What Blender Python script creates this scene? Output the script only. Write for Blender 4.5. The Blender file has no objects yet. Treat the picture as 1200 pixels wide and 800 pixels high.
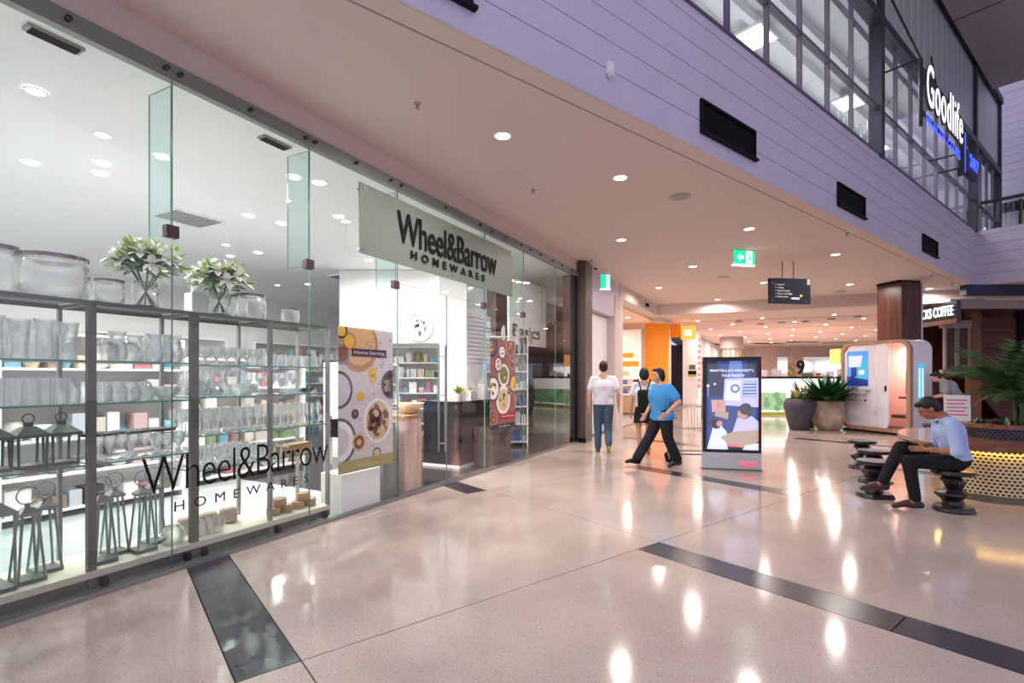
import bpy, bmesh, math, random
from mathutils import Vector, Matrix

SC = bpy.context.scene
COL = SC.collection
RN = random.Random(11)
PI = math.pi

# ------------------------------------------------------------------ camera, world, exposure
EYE = 1.45
cam_d = bpy.data.cameras.new('camera')
cam_d.lens = 18.0; cam_d.sensor_width = 36.0
cam_d.shift_y = 0.0342
cam_d.clip_start = 0.05; cam_d.clip_end = 200
cam = bpy.data.objects.new('camera', cam_d); COL.objects.link(cam)
cam.location = (0, 0, EYE); cam.rotation_euler = (PI/2, 0, 0)
SC.camera = cam

world = bpy.data.worlds.new('dusk_atrium_sky'); SC.world = world
world.use_nodes = True
bgn = world.node_tree.nodes['Background']
bgn.inputs[0].default_value = (0.56, 0.53, 0.71, 1)
bgn.inputs[1].default_value = 1.15

SC.view_settings.view_transform = 'Standard'
SC.view_settings.look = 'None'
SC.view_settings.gamma = 1.0
SC.view_settings.use_curve_mapping = False
SC.view_settings.exposure = 0.0
SC.cycles.transparent_max_bounces = 40
SC.cycles.max_bounces = 14
SC.cycles.diffuse_bounces = 5
SC.cycles.use_denoising = True

# ------------------------------------------------------------------ frames
TS = math.atan2(.8835, .4684)      # shopfront direction; local x along the shopfront, local y into the shop
TM = math.atan2(.6212, .7837)      # mall grid direction; local x = u, local y = v
TP = math.atan2(-.963, .268)       # meeting pod
def S(a, c, z=0.0): return Vector((-2.962+.4684*a-.8835*c, 2.962+.8835*a+.4684*c, z))
def M(u, v, z=0.0): return Vector((.7837*u-.6212*v, .6212*u+.7837*v, z))
def a_at(px, c=0.0):
    t = (px-600)/600
    return (2.962+.8835*c+t*(2.962+.4684*c))/(.4684-.8835*t)
def u_at(px, v):
    t = (px-600)/600
    return v*(.7837*t+.6212)/(.7837-.6212*t)
def at(px, py, z=0.0):             # point at height z seen at a pixel of the 1200x800 photograph
    Y = 600*(z-EYE)/(441-py)
    return Vector(((px-600)/600*Y, Y, z))
def at_d(px, Y, z=0.0): return Vector(((px-600)/600*Y, Y, z))

# ------------------------------------------------------------------ materials
MATS = {}
def srgb(r, g, b):
    def f(c):
        c /= 255.0
        return c/12.92 if c <= .04045 else ((c+.055)/1.055)**2.4
    return (f(r), f(g), f(b))
def mat(name, col=(.8,.8,.8), rough=.5, metal=0.0, emit=None, es=0.0, noise=0.0, nscale=8.0, bump=0.0, bscale=40.0, coat=0.0, spec=.5, stretch=None):
    if name in MATS: return MATS[name]
    m = bpy.data.materials.new(name); m.use_nodes = True
    nt = m.node_tree; b = nt.nodes['Principled BSDF']
    b.inputs['Base Color'].default_value = (*col, 1)
    b.inputs['Roughness'].default_value = rough
    b.inputs['Metallic'].default_value = metal
    b.inputs['Specular IOR Level'].default_value = spec
    b.inputs['Coat Weight'].default_value = coat
    if emit:
        b.inputs['Emission Color'].default_value = (*emit, 1)
        b.inputs['Emission Strength'].default_value = es
    if noise or bump:
        tc = nt.nodes.new('ShaderNodeTexCoord'); mp = nt.nodes.new('ShaderNodeMapping')
        nt.links.new(tc.outputs['Object'], mp.inputs[0])
        if stretch: mp.inputs['Scale'].default_value = stretch
    if noise:
        n = nt.nodes.new('ShaderNodeTexNoise'); n.inputs['Scale'].default_value = nscale; n.inputs['Detail'].default_value = 4
        nt.links.new(mp.outputs[0], n.inputs[0])
        r = nt.nodes.new('ShaderNodeValToRGB')
        r.color_ramp.elements[0].position = .3; r.color_ramp.elements[1].position = .7
        r.color_ramp.elements[0].color = tuple(max(0, c*(1-noise)) for c in col)+(1,)
        r.color_ramp.elements[1].color = tuple(min(1, c*(1+noise)) for c in col)+(1,)
        nt.links.new(n.outputs['Fac'], r.inputs[0]); nt.links.new(r.outputs[0], b.inputs['Base Color'])
    if bump:
        n2 = nt.nodes.new('ShaderNodeTexNoise'); n2.inputs['Scale'].default_value = bscale
        bp = nt.nodes.new('ShaderNodeBump'); bp.inputs['Strength'].default_value = bump; bp.inputs['Distance'].default_value = .01
        nt.links.new(mp.outputs[0], n2.inputs[0])
        nt.links.new(n2.outputs['Fac'], bp.inputs['Height']); nt.links.new(bp.outputs[0], b.inputs['Normal'])
    MATS[name] = m
    return m
def glass(name, tint=(.95,.98,.97), refl=1.0, rough=0.0, haze=0.0, facing=None, facet=0.0):
    if name in MATS: return MATS[name]
    m = bpy.data.materials.new(name); m.use_nodes = True
    nt = m.node_tree; nt.nodes.clear()
    out = nt.nodes.new('ShaderNodeOutputMaterial')
    tr = nt.nodes.new('ShaderNodeBsdfTransparent'); tr.inputs[0].default_value = (*tint, 1)
    gl = nt.nodes.new('ShaderNodeBsdfGlossy'); gl.inputs['Roughness'].default_value = rough; gl.inputs[0].default_value = (1,1,1,1)
    mx = nt.nodes.new('ShaderNodeMixShader')
    mul = nt.nodes.new('ShaderNodeMath'); mul.operation = 'MULTIPLY'; mul.inputs[1].default_value = refl; mul.use_clamp = True
    base_ = tr
    if facet:
        rf = nt.nodes.new('ShaderNodeBsdfRefraction'); rf.inputs['IOR'].default_value = 1.25; rf.inputs['Roughness'].default_value = 0.0; rf.inputs[0].default_value = (*tint,1)
        mt_ = nt.nodes.new('ShaderNodeMixShader'); mt_.inputs[0].default_value = .35
        nt.links.new(tr.outputs[0], mt_.inputs[1]); nt.links.new(rf.outputs[0], mt_.inputs[2]); base_ = mt_
    if facing is None:
        fr = nt.nodes.new('ShaderNodeFresnel'); fr.inputs[0].default_value = 1.5
        # only the outer face reflects (its strength stands for both faces of the pane)
        geo = nt.nodes.new('ShaderNodeNewGeometry'); inv = nt.nodes.new('ShaderNodeMath'); inv.operation = 'SUBTRACT'; inv.inputs[0].default_value = 1.0
        nt.links.new(geo.outputs['Backfacing'], inv.inputs[1])
        m0 = nt.nodes.new('ShaderNodeMath'); m0.operation = 'MULTIPLY'
        nt.links.new(fr.outputs[0], m0.inputs[0]); nt.links.new(inv.outputs[0], m0.inputs[1])
        nt.links.new(m0.outputs[0], mul.inputs[0])
    else:
        lw = nt.nodes.new('ShaderNodeLayerWeight'); lw.inputs[0].default_value = facing
        nt.links.new(lw.outputs['Facing'], mul.inputs[0])
    nt.links.new(mul.outputs[0], mx.inputs[0]); nt.links.new(base_.outputs[0], mx.inputs[1]); nt.links.new(gl.outputs[0], mx.inputs[2])
    last = mx
    if facet:      # cut and moulded relief of pressed glass
        tc = nt.nodes.new('ShaderNodeTexCoord'); vo = nt.nodes.new('ShaderNodeTexVoronoi'); vo.inputs['Scale'].default_value = 55
        bp = nt.nodes.new('ShaderNodeBump'); bp.inputs['Strength'].default_value = facet; bp.inputs['Distance'].default_value = .006
        nt.links.new(tc.outputs['Object'], vo.inputs['Vector']); nt.links.new(vo.outputs['Distance'], bp.inputs['Height'])
        nt.links.new(bp.outputs[0], gl.inputs['Normal'])
        if facing is not None: nt.links.new(bp.outputs[0], lw.inputs['Normal'])
    if haze:
        df = nt.nodes.new('ShaderNodeBsdfDiffuse'); df.inputs[0].default_value = (.95,.97,.97,1)
        tl = nt.nodes.new('ShaderNodeBsdfTranslucent'); tl.inputs[0].default_value = (.95,.97,.97,1)
        md = nt.nodes.new('ShaderNodeMixShader'); nt.links.new(df.outputs[0], md.inputs[1]); nt.links.new(tl.outputs[0], md.inputs[2])
        m2 = nt.nodes.new('ShaderNodeMixShader'); m2.inputs[0].default_value = haze
        nt.links.new(mx.outputs[0], m2.inputs[1]); nt.links.new(md.outputs[0], m2.inputs[2]); last = m2
    nt.links.new(last.outputs[0], out.inputs[0])
    MATS[name] = m
    return m
def wood(name, c1, c2, scale=6.0, rough=.45, vertical=True, coat=0.0):
    if name in MATS: return MATS[name]
    m = bpy.data.materials.new(name); m.use_nodes = True
    nt = m.node_tree; b = nt.nodes['Principled BSDF']; b.inputs['Roughness'].default_value = rough; b.inputs['Coat Weight'].default_value = coat
    tc = nt.nodes.new('ShaderNodeTexCoord'); mp = nt.nodes.new('ShaderNodeMapping')
    mp.inputs['Scale'].default_value = (scale, scale, scale*.08) if vertical else (scale*.08, scale, scale)
    n = nt.nodes.new('ShaderNodeTexNoise'); n.inputs['Scale'].default_value = 3; n.inputs['Detail'].default_value = 6; n.inputs['Distortion'].default_value = .6
    r = nt.nodes.new('ShaderNodeValToRGB'); r.color_ramp.elements[0].position=.35; r.color_ramp.elements[1].position=.68
    r.color_ramp.elements[0].color = (*c1,1); r.color_ramp.elements[1].color = (*c2,1)
    nt.links.new(tc.outputs['Object'], mp.inputs[0]); nt.links.new(mp.outputs[0], n.inputs[0]); nt.links.new(n.outputs['Fac'], r.inputs[0]); nt.links.new(r.outputs[0], b.inputs['Base Color'])
    MATS[name] = m
    return m
def concrete():
    m = bpy.data.materials.new('polished_concrete'); m.use_nodes = True
    nt = m.node_tree; b = nt.nodes['Principled BSDF']; L = nt.links.new
    geo = nt.nodes.new('ShaderNodeNewGeometry')
    n1 = nt.nodes.new('ShaderNodeTexNoise'); n1.inputs['Scale'].default_value = .9; n1.inputs['Detail'].default_value = 5
    L(geo.outputs['Position'], n1.inputs[0])
    r1 = nt.nodes.new('ShaderNodeValToRGB')
    r1.color_ramp.elements[0].position = .3; r1.color_ramp.elements[0].color = (*srgb(176,158,148),1)
    r1.color_ramp.elements[1].position = .7; r1.color_ramp.elements[1].color = (*srgb(202,184,172),1)
    L(n1.outputs['Fac'], r1.inputs[0])
    last = r1.outputs[0]
    for sc, thr, colr, f in ((95, .62, srgb(120,104,96), .75), (60, .66, srgb(226,212,200), .6)):
        v = nt.nodes.new('ShaderNodeTexNoise'); v.inputs['Scale'].default_value = sc; v.inputs['Detail'].default_value = 2
        L(geo.outputs['Position'], v.inputs[0])
        rr = nt.nodes.new('ShaderNodeValToRGB'); rr.color_ramp.elements[0].position = thr; rr.color_ramp.elements[1].position = thr+.04
        rr.color_ramp.elements[0].color=(0,0,0,1); rr.color_ramp.elements[1].color=(f,f,f,1)
        L(v.outputs['Fac'], rr.inputs[0])
        mx = nt.nodes.new('ShaderNodeMixRGB'); mx.inputs[2].default_value = (*colr,1)
        L(rr.outputs[0], mx.inputs[0]); L(last, mx.inputs[1]); last = mx.outputs[0]
    L(last, b.inputs['Base Color'])
    n2 = nt.nodes.new('ShaderNodeTexNoise'); n2.inputs['Scale'].default_value = 2.2; n2.inputs['Detail'].default_value = 4
    L(geo.outputs['Position'], n2.inputs[0])
    mr = nt.nodes.new('ShaderNodeMapRange'); mr.inputs['To Min'].default_value = .06; mr.inputs['To Max'].default_value = .15
    L(n2.outputs['Fac'], mr.inputs['Value']); L(mr.outputs[0], b.inputs['Roughness'])
    b.inputs['Specular IOR Level'].default_value = .38
    MATS['polished_concrete'] = m
    return m
concrete()
def c(name): return MATS[name]
mat('dark_inlay', srgb(62,58,64), .22, noise=.12, nscale=3, spec=.6)
mat('joint_dark', srgb(70,58,54), .8)
mat('ceiling_white', srgb(214,198,192), .85)
mat('ceiling_far', srgb(226,206,200), .85)
mat('shop_ceiling', srgb(235,236,238), .8)
mat('shop_wall', srgb(238,236,234), .7)
mat('shop_floor', srgb(168,172,172), .15)
mat('shop_mat', srgb(46,44,50), .15)
mat('cladding', srgb(206,200,218), .5, noise=.03, nscale=2)
mat('cladding_gap', srgb(90,80,105), .8)
mat('black', (.008,.008,.009), .7, spec=.2)
mat('black_gloss', (.01,.01,.013), .12)
mat('rail_grey', srgb(130,138,132), .45, metal=.3)
mat('sage', srgb(118,130,118), .45)
mat('steel', srgb(150,150,148), .35, metal=.5)
mat('dark_steel', srgb(112,110,102), .38, metal=.4)
mat('chrome', srgb(215,215,215), .08, metal=1.0)
mat('bolt', srgb(90,86,80), .35, metal=1.0)
mat('clamp', srgb(84,62,66), .5, metal=.4)
mat('mullion', srgb(66,62,76), .45, metal=.3)
mat('mullion_light', srgb(110,104,118), .4, metal=.2)
mat('mullion_black', srgb(22,20,28), .5)
mat('white', srgb(240,238,236), .5)
mat('white_gloss', srgb(235,232,240), .25)
mat('panel_grey', srgb(184,188,192), .4)
mat('greige', srgb(165,155,152), .6)
mat('navy', srgb(40,48,78), .6)
mat('light_lens', (1,1,1), .5, emit=(1,.93,.86), es=9)
mat('lens_cool', (1,1,1), .5, emit=(.95,.97,1), es=12)
mat('brown_clad', srgb(92,74,72), .3, noise=.1, nscale=3, stretch=(6,6,.4))
mat('orange', srgb(240,140,10), .45, emit=srgb(240,140,10), es=.15)
mat('orange_lit', (.9,.4,.1), .4, emit=srgb(255,165,60), es=1.2)
mat('peach_lit', (.9,.6,.45), .4, emit=srgb(255,190,150), es=1.6)
mat('green_lit', (0,.6,.4), .4, emit=srgb(0,225,150), es=1.1)
mat('white_lit', (1,1,1), .4, emit=(1,1,1), es=2.0)
mat('blue_lit', (.1,.2,.9), .4, emit=srgb(60,90,255), es=1.3)
mat('letter_lit', (1,1,1), .4, emit=(.93,.92,1), es=1.3)
mat('red_print', srgb(200,40,60), .5)
mat('pink_print', srgb(222,120,140), .5)
mat('red_lit', (.9,.1,.15), .5, emit=srgb(255,70,90), es=1.4)
wood('walnut', srgb(58,28,22), srgb(98,52,38), 4, .35)
wood('walnut_plank', srgb(74,34,20), srgb(120,62,36), 4, .45, vertical=False)
wood('tan_wood', srgb(160,126,98), srgb(186,152,122), 5, .5)
wood('pink_wood', srgb(196,160,148), srgb(224,192,180), 7, .45)
wood('bench_wood', srgb(112,66,40), srgb(160,100,62), 4, .3, vertical=False, coat=.3)
wood('board_wood', srgb(150,104,62), srgb(192,146,98), 6, .5, vertical=False)
mat('perforated', srgb(226,212,170), .45, metal=.3)
mat('perforated_dark', srgb(96,90,100), .4, metal=.8)
mat('warm_strip', (1,.8,.4), .5, emit=srgb(255,214,120), es=18.0)
mat('stool_black', srgb(30,24,24), .3, noise=.3, nscale=6, coat=.4)
glass('pane', (.965,.983,.978), 1.35)
glass('gym_pane', (.90,.91,.92), 1.9)
glass('fin_pane', (.86,.96,.945), 1.5)
glass('shelf_pane', (.90,.965,.95), 1.4)
glass('ware', (.985,.992,.992), 1.0, facing=.34, haze=.008, facet=.3, rough=.02)
mat('glass_edge', srgb(90,150,135), .2, spec=.8)
mat('silver_rim', srgb(140,132,128), .2, metal=1.0)
mat('soil', srgb(60,44,34), .9, bump=.5, noise=.3)
mat('leaf', srgb(44,88,40), .45, noise=.3, nscale=9)
mat('leaf_dark', srgb(26,84,34), .4, noise=.3, nscale=9)
mat('leaf_light', srgb(150,190,56), .5, noise=.3, nscale=12)
mat('palm', srgb(58,98,42), .45, noise=.35, nscale=5)
mat('lily', srgb(246,244,232), .5)
mat('stem', srgb(80,110,50), .5)
mat('pot_grey', srgb(66,62,76), .45, noise=.08, nscale=5)
mat('pot_cream', srgb(178,158,142), .75, noise=.35, nscale=4, bump=.4, bscale=18)
mat('skin', srgb(214,160,134), .5, spec=.35)
mat('skin_tan', srgb(170,112,84), .5, spec=.35)
mat('hair', srgb(26,20,20), .5)
mat('white_cloth', srgb(226,224,232), .85, bump=.2, bscale=14)
mat('blue_cloth', srgb(70,150,212), .85, bump=.2, bscale=14)
mat('pale_blue_cloth', srgb(176,196,236), .8, bump=.25, bscale=14)
mat('navy_cloth', srgb(22,20,34), .85, bump=.2, bscale=14)
mat('black_cloth', srgb(12,10,16), .85, bump=.2, bscale=14)
mat('denim', srgb(70,88,108), .85, noise=.2, nscale=7)
mat('brown_leather', srgb(70,44,42), .35)
mat('black_leather', srgb(20,18,20), .35)
mat('grey_cloth', srgb(150,156,158), .85, bump=.2, bscale=14)
mat('yellow_green', srgb(170,180,50), .6)
mat('gold', srgb(200,160,80), .3, metal=1.0)
mat('eye', (.02,.02,.02), .2)
mat('lip', srgb(150,80,74), .5)

# ------------------------------------------------------------------ mesh builder
class MB:
    def __init__(s): s.v=[]; s.f=[]; s.m=[]; s.T=Matrix.Identity(4)
    def add(s, vs, fs, m=0):
        n=len(s.v); s.v += [s.T @ Vector(p) for p in vs]
        for f in fs: s.f.append([i+n for i in f]); s.m.append(m)
        return s
    def box(s, x0,x1,y0,y1,z0,z1, m=0):
        return s.add([(x0,y0,z0),(x1,y0,z0),(x1,y1,z0),(x0,y1,z0),(x0,y0,z1),(x1,y0,z1),(x1,y1,z1),(x0,y1,z1)],
              [(0,3,2,1),(4,5,6,7),(0,1,5,4),(1,2,6,5),(2,3,7,6),(3,0,4,7)], m)
    def lathe(s, prof, n=20, m=0, cx=0, cy=0, cap0=True, cap1=False, sx=1, sy=1):
        vs=[]; fs=[]
        for r,z in prof:
            for i in range(n):
                t=2*PI*i/n; vs.append((cx+r*sx*math.cos(t), cy+r*sy*math.sin(t), z))
        for k in range(len(prof)-1):
            for i in range(n):
                j=(i+1)%n; fs.append((k*n+i,k*n+j,(k+1)*n+j,(k+1)*n+i))
        if cap0: fs.append(tuple(range(n-1,-1,-1)))
        if cap1: fs.append(tuple(range((len(prof)-1)*n, len(prof)*n)))
        return s.add(vs, fs, m)
    def cyl(s, x,y,z0,z1,r,n=16,m=0,r2=None):
        return s.lathe([(r,z0),(r if r2 is None else r2,z1)], n, m, x, y, True, True)
    def prism(s, poly, z0, z1, m=0, mside=None):
        n=len(poly); vs=[(p[0],p[1],z0) for p in poly]+[(p[0],p[1],z1) for p in poly]
        ar=sum(poly[i][0]*poly[(i+1)%n][1]-poly[(i+1)%n][0]*poly[i][1] for i in range(n))
        if ar<0:
            vs=[(p[0],p[1],z0) for p in reversed(poly)]+[(p[0],p[1],z1) for p in reversed(poly)]
        s.add(vs,[tuple(range(n-1,-1,-1)),tuple(range(n,2*n))],m)
        k=len(s.v)-2*n
        for i in range(n):
            j=(i+1)%n; s.f.append([k+i,k+j,k+n+j,k+n+i]); s.m.append(m if mside is None else mside)
        return s
    def wall_prism(s, poly, y0, y1, m=0):   # polygon in the x-z plane, thick in y
        n=len(poly)
        ar=sum(poly[i][0]*poly[(i+1)%n][1]-poly[(i+1)%n][0]*poly[i][1] for i in range(n))
        if ar<0: poly=list(reversed(poly))
        vs=[(p[0],y0,p[1]) for p in poly]+[(p[0],y1,p[1]) for p in poly]
        fs=[tuple(range(n)),tuple(range(2*n-1,n-1,-1))]
        for i in range(n):
            j=(i+1)%n; fs.append((i,i+n,j+n,j))
        return s.add(vs,fs,m)
    def disc(s, x,z,r,y,m=0,n=20,t=.002,rx=None,a0=0): # flat round print, facing -y
        rx = rx or r
        return s.wall_prism([(x+rx*math.cos(2*PI*i/n+a0), z+r*math.sin(2*PI*i/n+a0)) for i in range(n)], y, y+t, m)
    def tube(s, pts, r, n=8, m=0, close=False, rs=None):
        pts=[Vector(p) for p in pts]; N=len(pts); vs=[]; fs=[]
        up=None
        for i,p in enumerate(pts):
            if close: d=(pts[(i+1)%N]-pts[i-1])
            else: d=(pts[min(i+1,N-1)]-pts[max(i-1,0)])
            d.normalize()
            if up is None:
                up = Vector((0,0,1)) if abs(d.z)<.9 else Vector((1,0,0))
            x=up.cross(d)
            if x.length<1e-4: x=Vector((1,0,0)).cross(d)
            x.normalize(); y=d.cross(x); up=y
            rr = rs[i] if rs else r
            for k in range(n):
                t=2*PI*k/n; vs.append(p+x*rr*math.cos(t)+y*rr*math.sin(t))
        for i in range(N if close else N-1):
            a=i*n; b=((i+1)%N)*n
            for k in range(n):
                j=(k+1)%n; fs.append((a+k,a+j,b+j,b+k))
        if not close:
            fs.append(tuple(range(n-1,-1,-1))); fs.append(tuple(range((N-1)*n,N*n)))
        return s.add(vs,fs,m)
    def ell(s, cpos, rad, rot=None, n=12, m=0):
        vs=[];fs=[]; Rm = rot if rot else Matrix.Identity(3); cpos=Vector(cpos)
        k=n//2
        for i in range(1,k):
            ph=PI*i/k
            for j in range(n):
                t=2*PI*j/n
                vs.append(cpos+Rm@Vector((rad[0]*math.sin(ph)*math.cos(t),rad[1]*math.sin(ph)*math.sin(t),rad[2]*math.cos(ph))))
        vs.append(cpos+Rm@Vector((0,0,rad[2]))); vs.append(cpos+Rm@Vector((0,0,-rad[2])))
        a=(k-1)*n
        for i in range(k-2):
            for j in range(n):
                q=(j+1)%n; fs.append((i*n+j,(i+1)*n+j,(i+1)*n+q,i*n+q))
        for j in range(n):
            q=(j+1)%n; fs.append((a,j,q)); fs.append((a+1,(k-2)*n+q,(k-2)*n+j))
        return s.add(vs,fs,m)
    def cap(s, p0, r0, p1, r1, n=12, m=0):   # tapered capsule
        p0=Vector(p0); p1=Vector(p1)
        s.tube([p0, p1], 0, n, m, rs=[r0,r1]); s.ell(p0,(r0,)*3,None,n,m); s.ell(p1,(r1,)*3,None,n,m)
        return s
    def mesh(s, name, mats, smooth=False):
        me=bpy.data.meshes.new(name); me.from_pydata([tuple(v) for v in s.v],[],s.f)
        for mm in mats: me.materials.append(c(mm) if isinstance(mm,str) else mm)
        if len(mats)>1: me.polygons.foreach_set('material_index', s.m)
        if smooth:
            me.polygons.foreach_set('use_smooth',[True]*len(me.polygons))
            if smooth is not True: me.set_sharp_from_angle(angle=math.radians(smooth))
        me.update()
        return me
    def build(s, name, mats, parent=None, loc=None, rz=0, smooth=False, bevel=0, **tags):
        if not isinstance(mats,(list,tuple)): mats=[mats]
        o=bpy.data.objects.new(name, s.mesh(name,mats,smooth)); COL.objects.link(o)
        if parent: o.parent=parent
        if loc is not None: o.location=loc
        o.rotation_euler=(0,0,rz)
        if bevel:
            md=o.modifiers.new('bevel','BEVEL'); md.width=bevel; md.segments=2; md.limit_method='ANGLE'
        for k,vv in tags.items(): o[k]=vv
        return o
def thing(name, label, cat, loc=(0,0,0), rz=0, group=None):
    o=bpy.data.objects.new(name,None); COL.objects.link(o); o.empty_display_size=.1
    o.location=loc; o.rotation_euler=(0,0,rz); o['label']=label; o['category']=cat
    if group: o['group']=group
    return o
def tag(o,label,cat,group=None):
    o['label']=label; o['category']=cat
    if group: o['group']=group
    return o
def struct_root(name, loc=(0,0,0), rz=0):
    o=bpy.data.objects.new(name,None); COL.objects.link(o); o.location=loc; o.rotation_euler=(0,0,rz); o['kind']='structure'; return o
def inst(me, name, parent=None, loc=(0,0,0), rz=0):
    o=bpy.data.objects.new(name, me); COL.objects.link(o)
    if parent: o.parent=parent
    o.location=loc; o.rotation_euler=(0,0,rz); return o
def copy_tree(o, parent=None):
    n=o.copy(); COL.objects.link(n)
    if parent: n.parent=parent
    for ch in list(o.children): copy_tree(ch,n)
    return n
def text_mesh(body, w=None, h=None, size=1.0, ext=.002, off=0.0, space=1.0, spacing_line=1.0, align='LEFT'):
    cu=bpy.data.curves.new('t','FONT'); cu.body=body; cu.size=1; cu.extrude=0; cu.offset=off; cu.space_character=space; cu.space_line=spacing_line; cu.align_x=align; cu.resolution_u=3
    o=bpy.data.objects.new('t',cu); COL.objects.link(o)
    dg=bpy.context.evaluated_depsgraph_get(); dg.update()
    me=bpy.data.meshes.new_from_object(o.evaluated_get(dg))
    bpy.data.objects.remove(o); bpy.data.curves.remove(cu)
    bm=bmesh.new(); bm.from_mesh(me); bpy.data.meshes.remove(me)
    xs=[v.co.x for v in bm.verts]; ys=[v.co.y for v in bm.verts]
    x0,x1,y0,y1=min(xs),max(xs),min(ys),max(ys)
    sx = (w/(x1-x0)) if w else size; sy=(h/(y1-y0)) if h else size
    r=bmesh.ops.extrude_face_region(bm, geom=bm.faces[:])
    top=[g for g in r['geom'] if isinstance(g,bmesh.types.BMVert)]
    for v in top: v.co.z += 1
    for v in bm.verts:
        x=(v.co.x-x0)*sx; zz=(v.co.y-y0)*sy; y=-v.co.z*ext
        v.co=(x,y,zz)
    bmesh.ops.recalc_face_normals(bm, faces=bm.faces[:])
    out=bpy.data.meshes.new('lettering'); bm.to_mesh(out); bm.free()
    return out, (x1-x0)*sx, (y1-y0)*sy
def split_glyphs(me):
    """one mesh per letter: loose pieces whose spans in x overlap belong together"""
    bm=bmesh.new(); bm.from_mesh(me); bm.verts.ensure_lookup_table(); seen=set(); isl=[]
    for v in bm.verts:
        if v.index in seen: continue
        st=[v]; seen.add(v.index); cur=[]
        while st:
            q=st.pop(); cur.append(q)
            for e in q.link_edges:
                w=e.other_vert(q)
                if w.index not in seen: seen.add(w.index); st.append(w)
        xs=[q.co.x for q in cur]; isl.append([min(xs),max(xs),cur])
    isl.sort(key=lambda t:t[0]); out=[]
    for a in isl:
        if out and min(out[-1][1],a[1])-a[0] > .6*min(a[1]-a[0],out[-1][1]-out[-1][0]):
            out[-1][1]=max(out[-1][1],a[1]); out[-1][2]+=a[2]
        else: out.append(a)
    res=[]
    for _,_,vs in out:
        ix={v.index:k for k,v in enumerate(vs)}
        m=bpy.data.meshes.new('letter'); fs=[[ix[v.index] for v in f.verts] for f in bm.faces if f.verts[0].index in ix]
        m.from_pydata([tuple(v.co) for v in vs],[],fs); m.update(); res.append(m)
    bm.free(); return res
def letters(name, body, mt, parent, x, y, z, w=None, h=None, **k):
    me,_,_=text_mesh(body,w,h,**k)
    if h and h>=.07:
        for m in split_glyphs(me):
            m.materials.append(c(mt)); inst(m,'letter',parent,(x,y,z))
        return
    me.materials.append(c(mt))
    o=inst(me,name,parent,(x,y,z)); o['kind']='stuff'; return o
def area(name, parent, loc, size, power, col=(1,.93,.86), spread=None, rot=(0,0,0), shape='DISK', sy=None):
    l=bpy.data.lights.new(name,'AREA'); l.shape=shape; l.size=size
    if sy: l.size_y=sy
    l.energy=power; l.color=col
    if spread: l.spread=math.radians(spread)
    o=bpy.data.objects.new(name,l); COL.objects.link(o); o.location=loc; o.rotation_euler=rot
    if parent: o.parent=parent
    return o

# ================================================================== FLOOR
floor = struct_root('floor')
base = MB()
base.prism([(-14,-3),(32,-3),(48,44),(-14,44)], -.08, -.012)
base.build('floor_base', 'joint_dark', floor)
def clip(poly, p, n):      # keep the side where (q-p).n >= 0
    out=[]
    for i in range(len(poly)):
        a=Vector(poly[i]); b=Vector(poly[(i+1)%len(poly)])
        da=(a-p).dot(n); db=(b-p).dot(n)
        if da>=0: out.append(a)
        if da*db<0: out.append(a+(b-a)*(da/(da-db)))
    return out
SP = Vector((-2.962,2.962)); SN = Vector((.8835,-.4684))
def rect_uv(u0,u1,v0,v1):
    g=.004
    return [M(u0+g,v0+g).xy, M(u1-g,v0+g).xy, M(u1-g,v1-g).xy, M(u0+g,v1-g).xy]
def slab(u0,u1,v0,v1,name,mt):
    p=rect_uv(u0,u1,v0,v1)
    cy=sum(q.y for q in p)/4; cx=sum(q.x for q in p)/4
    if cy<-3 or max((q-SP).dot(SN) for q in p)<.05 or cy>44 or abs(cx)>cy*1.15+5: return
    # under the shop the same floor line is cut off at the glass
    q=clip(p, SP+SN*-.02, SN)
    if len(q)<3: return
    MB().prism([tuple(a) for a in q], -.03, 0).build(name, mt, floor)
for r in range(-4,13):
    v0=2.715+2.595*r; v1=v0+2.595
    for k in range(-1,15):
        u0=.78+3.02*(k-1); u1=u0+3.02
        s_on = ((k+r)%2==0)     # dark strip at the right end of the cell
        if s_on:
            slab(u0,u1-.30,v0,v1,'concrete_slab','polished_concrete')
            
            if r<0: slab(u1-.30,u1,v0,v1-1.77,'dark_tile','dark_inlay'); slab(u1-.30,u1,v1-1.77,v1,'dark_tile','dark_inlay')
            else: slab(u1-.30,u1,v0,v1,'dark_tile','dark_inlay')
        else:
            slab(u0,u1,v0,v1,'concrete_slab','polished_concrete')

# ================================================================== CEILINGS
def U2(a): return (a.x,a.y)
cl = struct_root('ceiling')
X0=(-4.06,.89)
BEAM_A=17.6
TB=math.atan2(-.3785,.9256); B0=(5.97,17.9)      # the dropped beam: local x along it, local y away from the camera
PA=(4.9,18.34); PB=(26.3,9.57); KC=U2(M(19.23,3.19))
b=MB(); b.prism([X0,PA,KC],4.0,4.25); b.prism([PA,PB,KC],4.0,4.25); b.prism([PB,U2(M(19.23,-12)),KC],4.0,4.25)
b.build('main_ceiling','ceiling_white',cl)
# shadow line along the bulkhead edge
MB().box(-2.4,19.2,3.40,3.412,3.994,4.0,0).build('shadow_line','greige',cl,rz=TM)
# dropped beam and the hall ceiling beyond
MB().box(-1.6,24,0,.35,3.63,4.25).build('dropped_beam','ceiling_white',cl,loc=(*B0,0),rz=TB)
MB().box(-1.6,40,.35,32,3.65,3.8).build('hall_ceiling','ceiling_far',cl,loc=(*B0,0),rz=TB)
for i in range(5):
    MB().box(-1,34,3+i*4,3.04+i*4,3.643,3.65).build('ceiling_joint','greige',cl,loc=(*B0,0),rz=TB)

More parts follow.
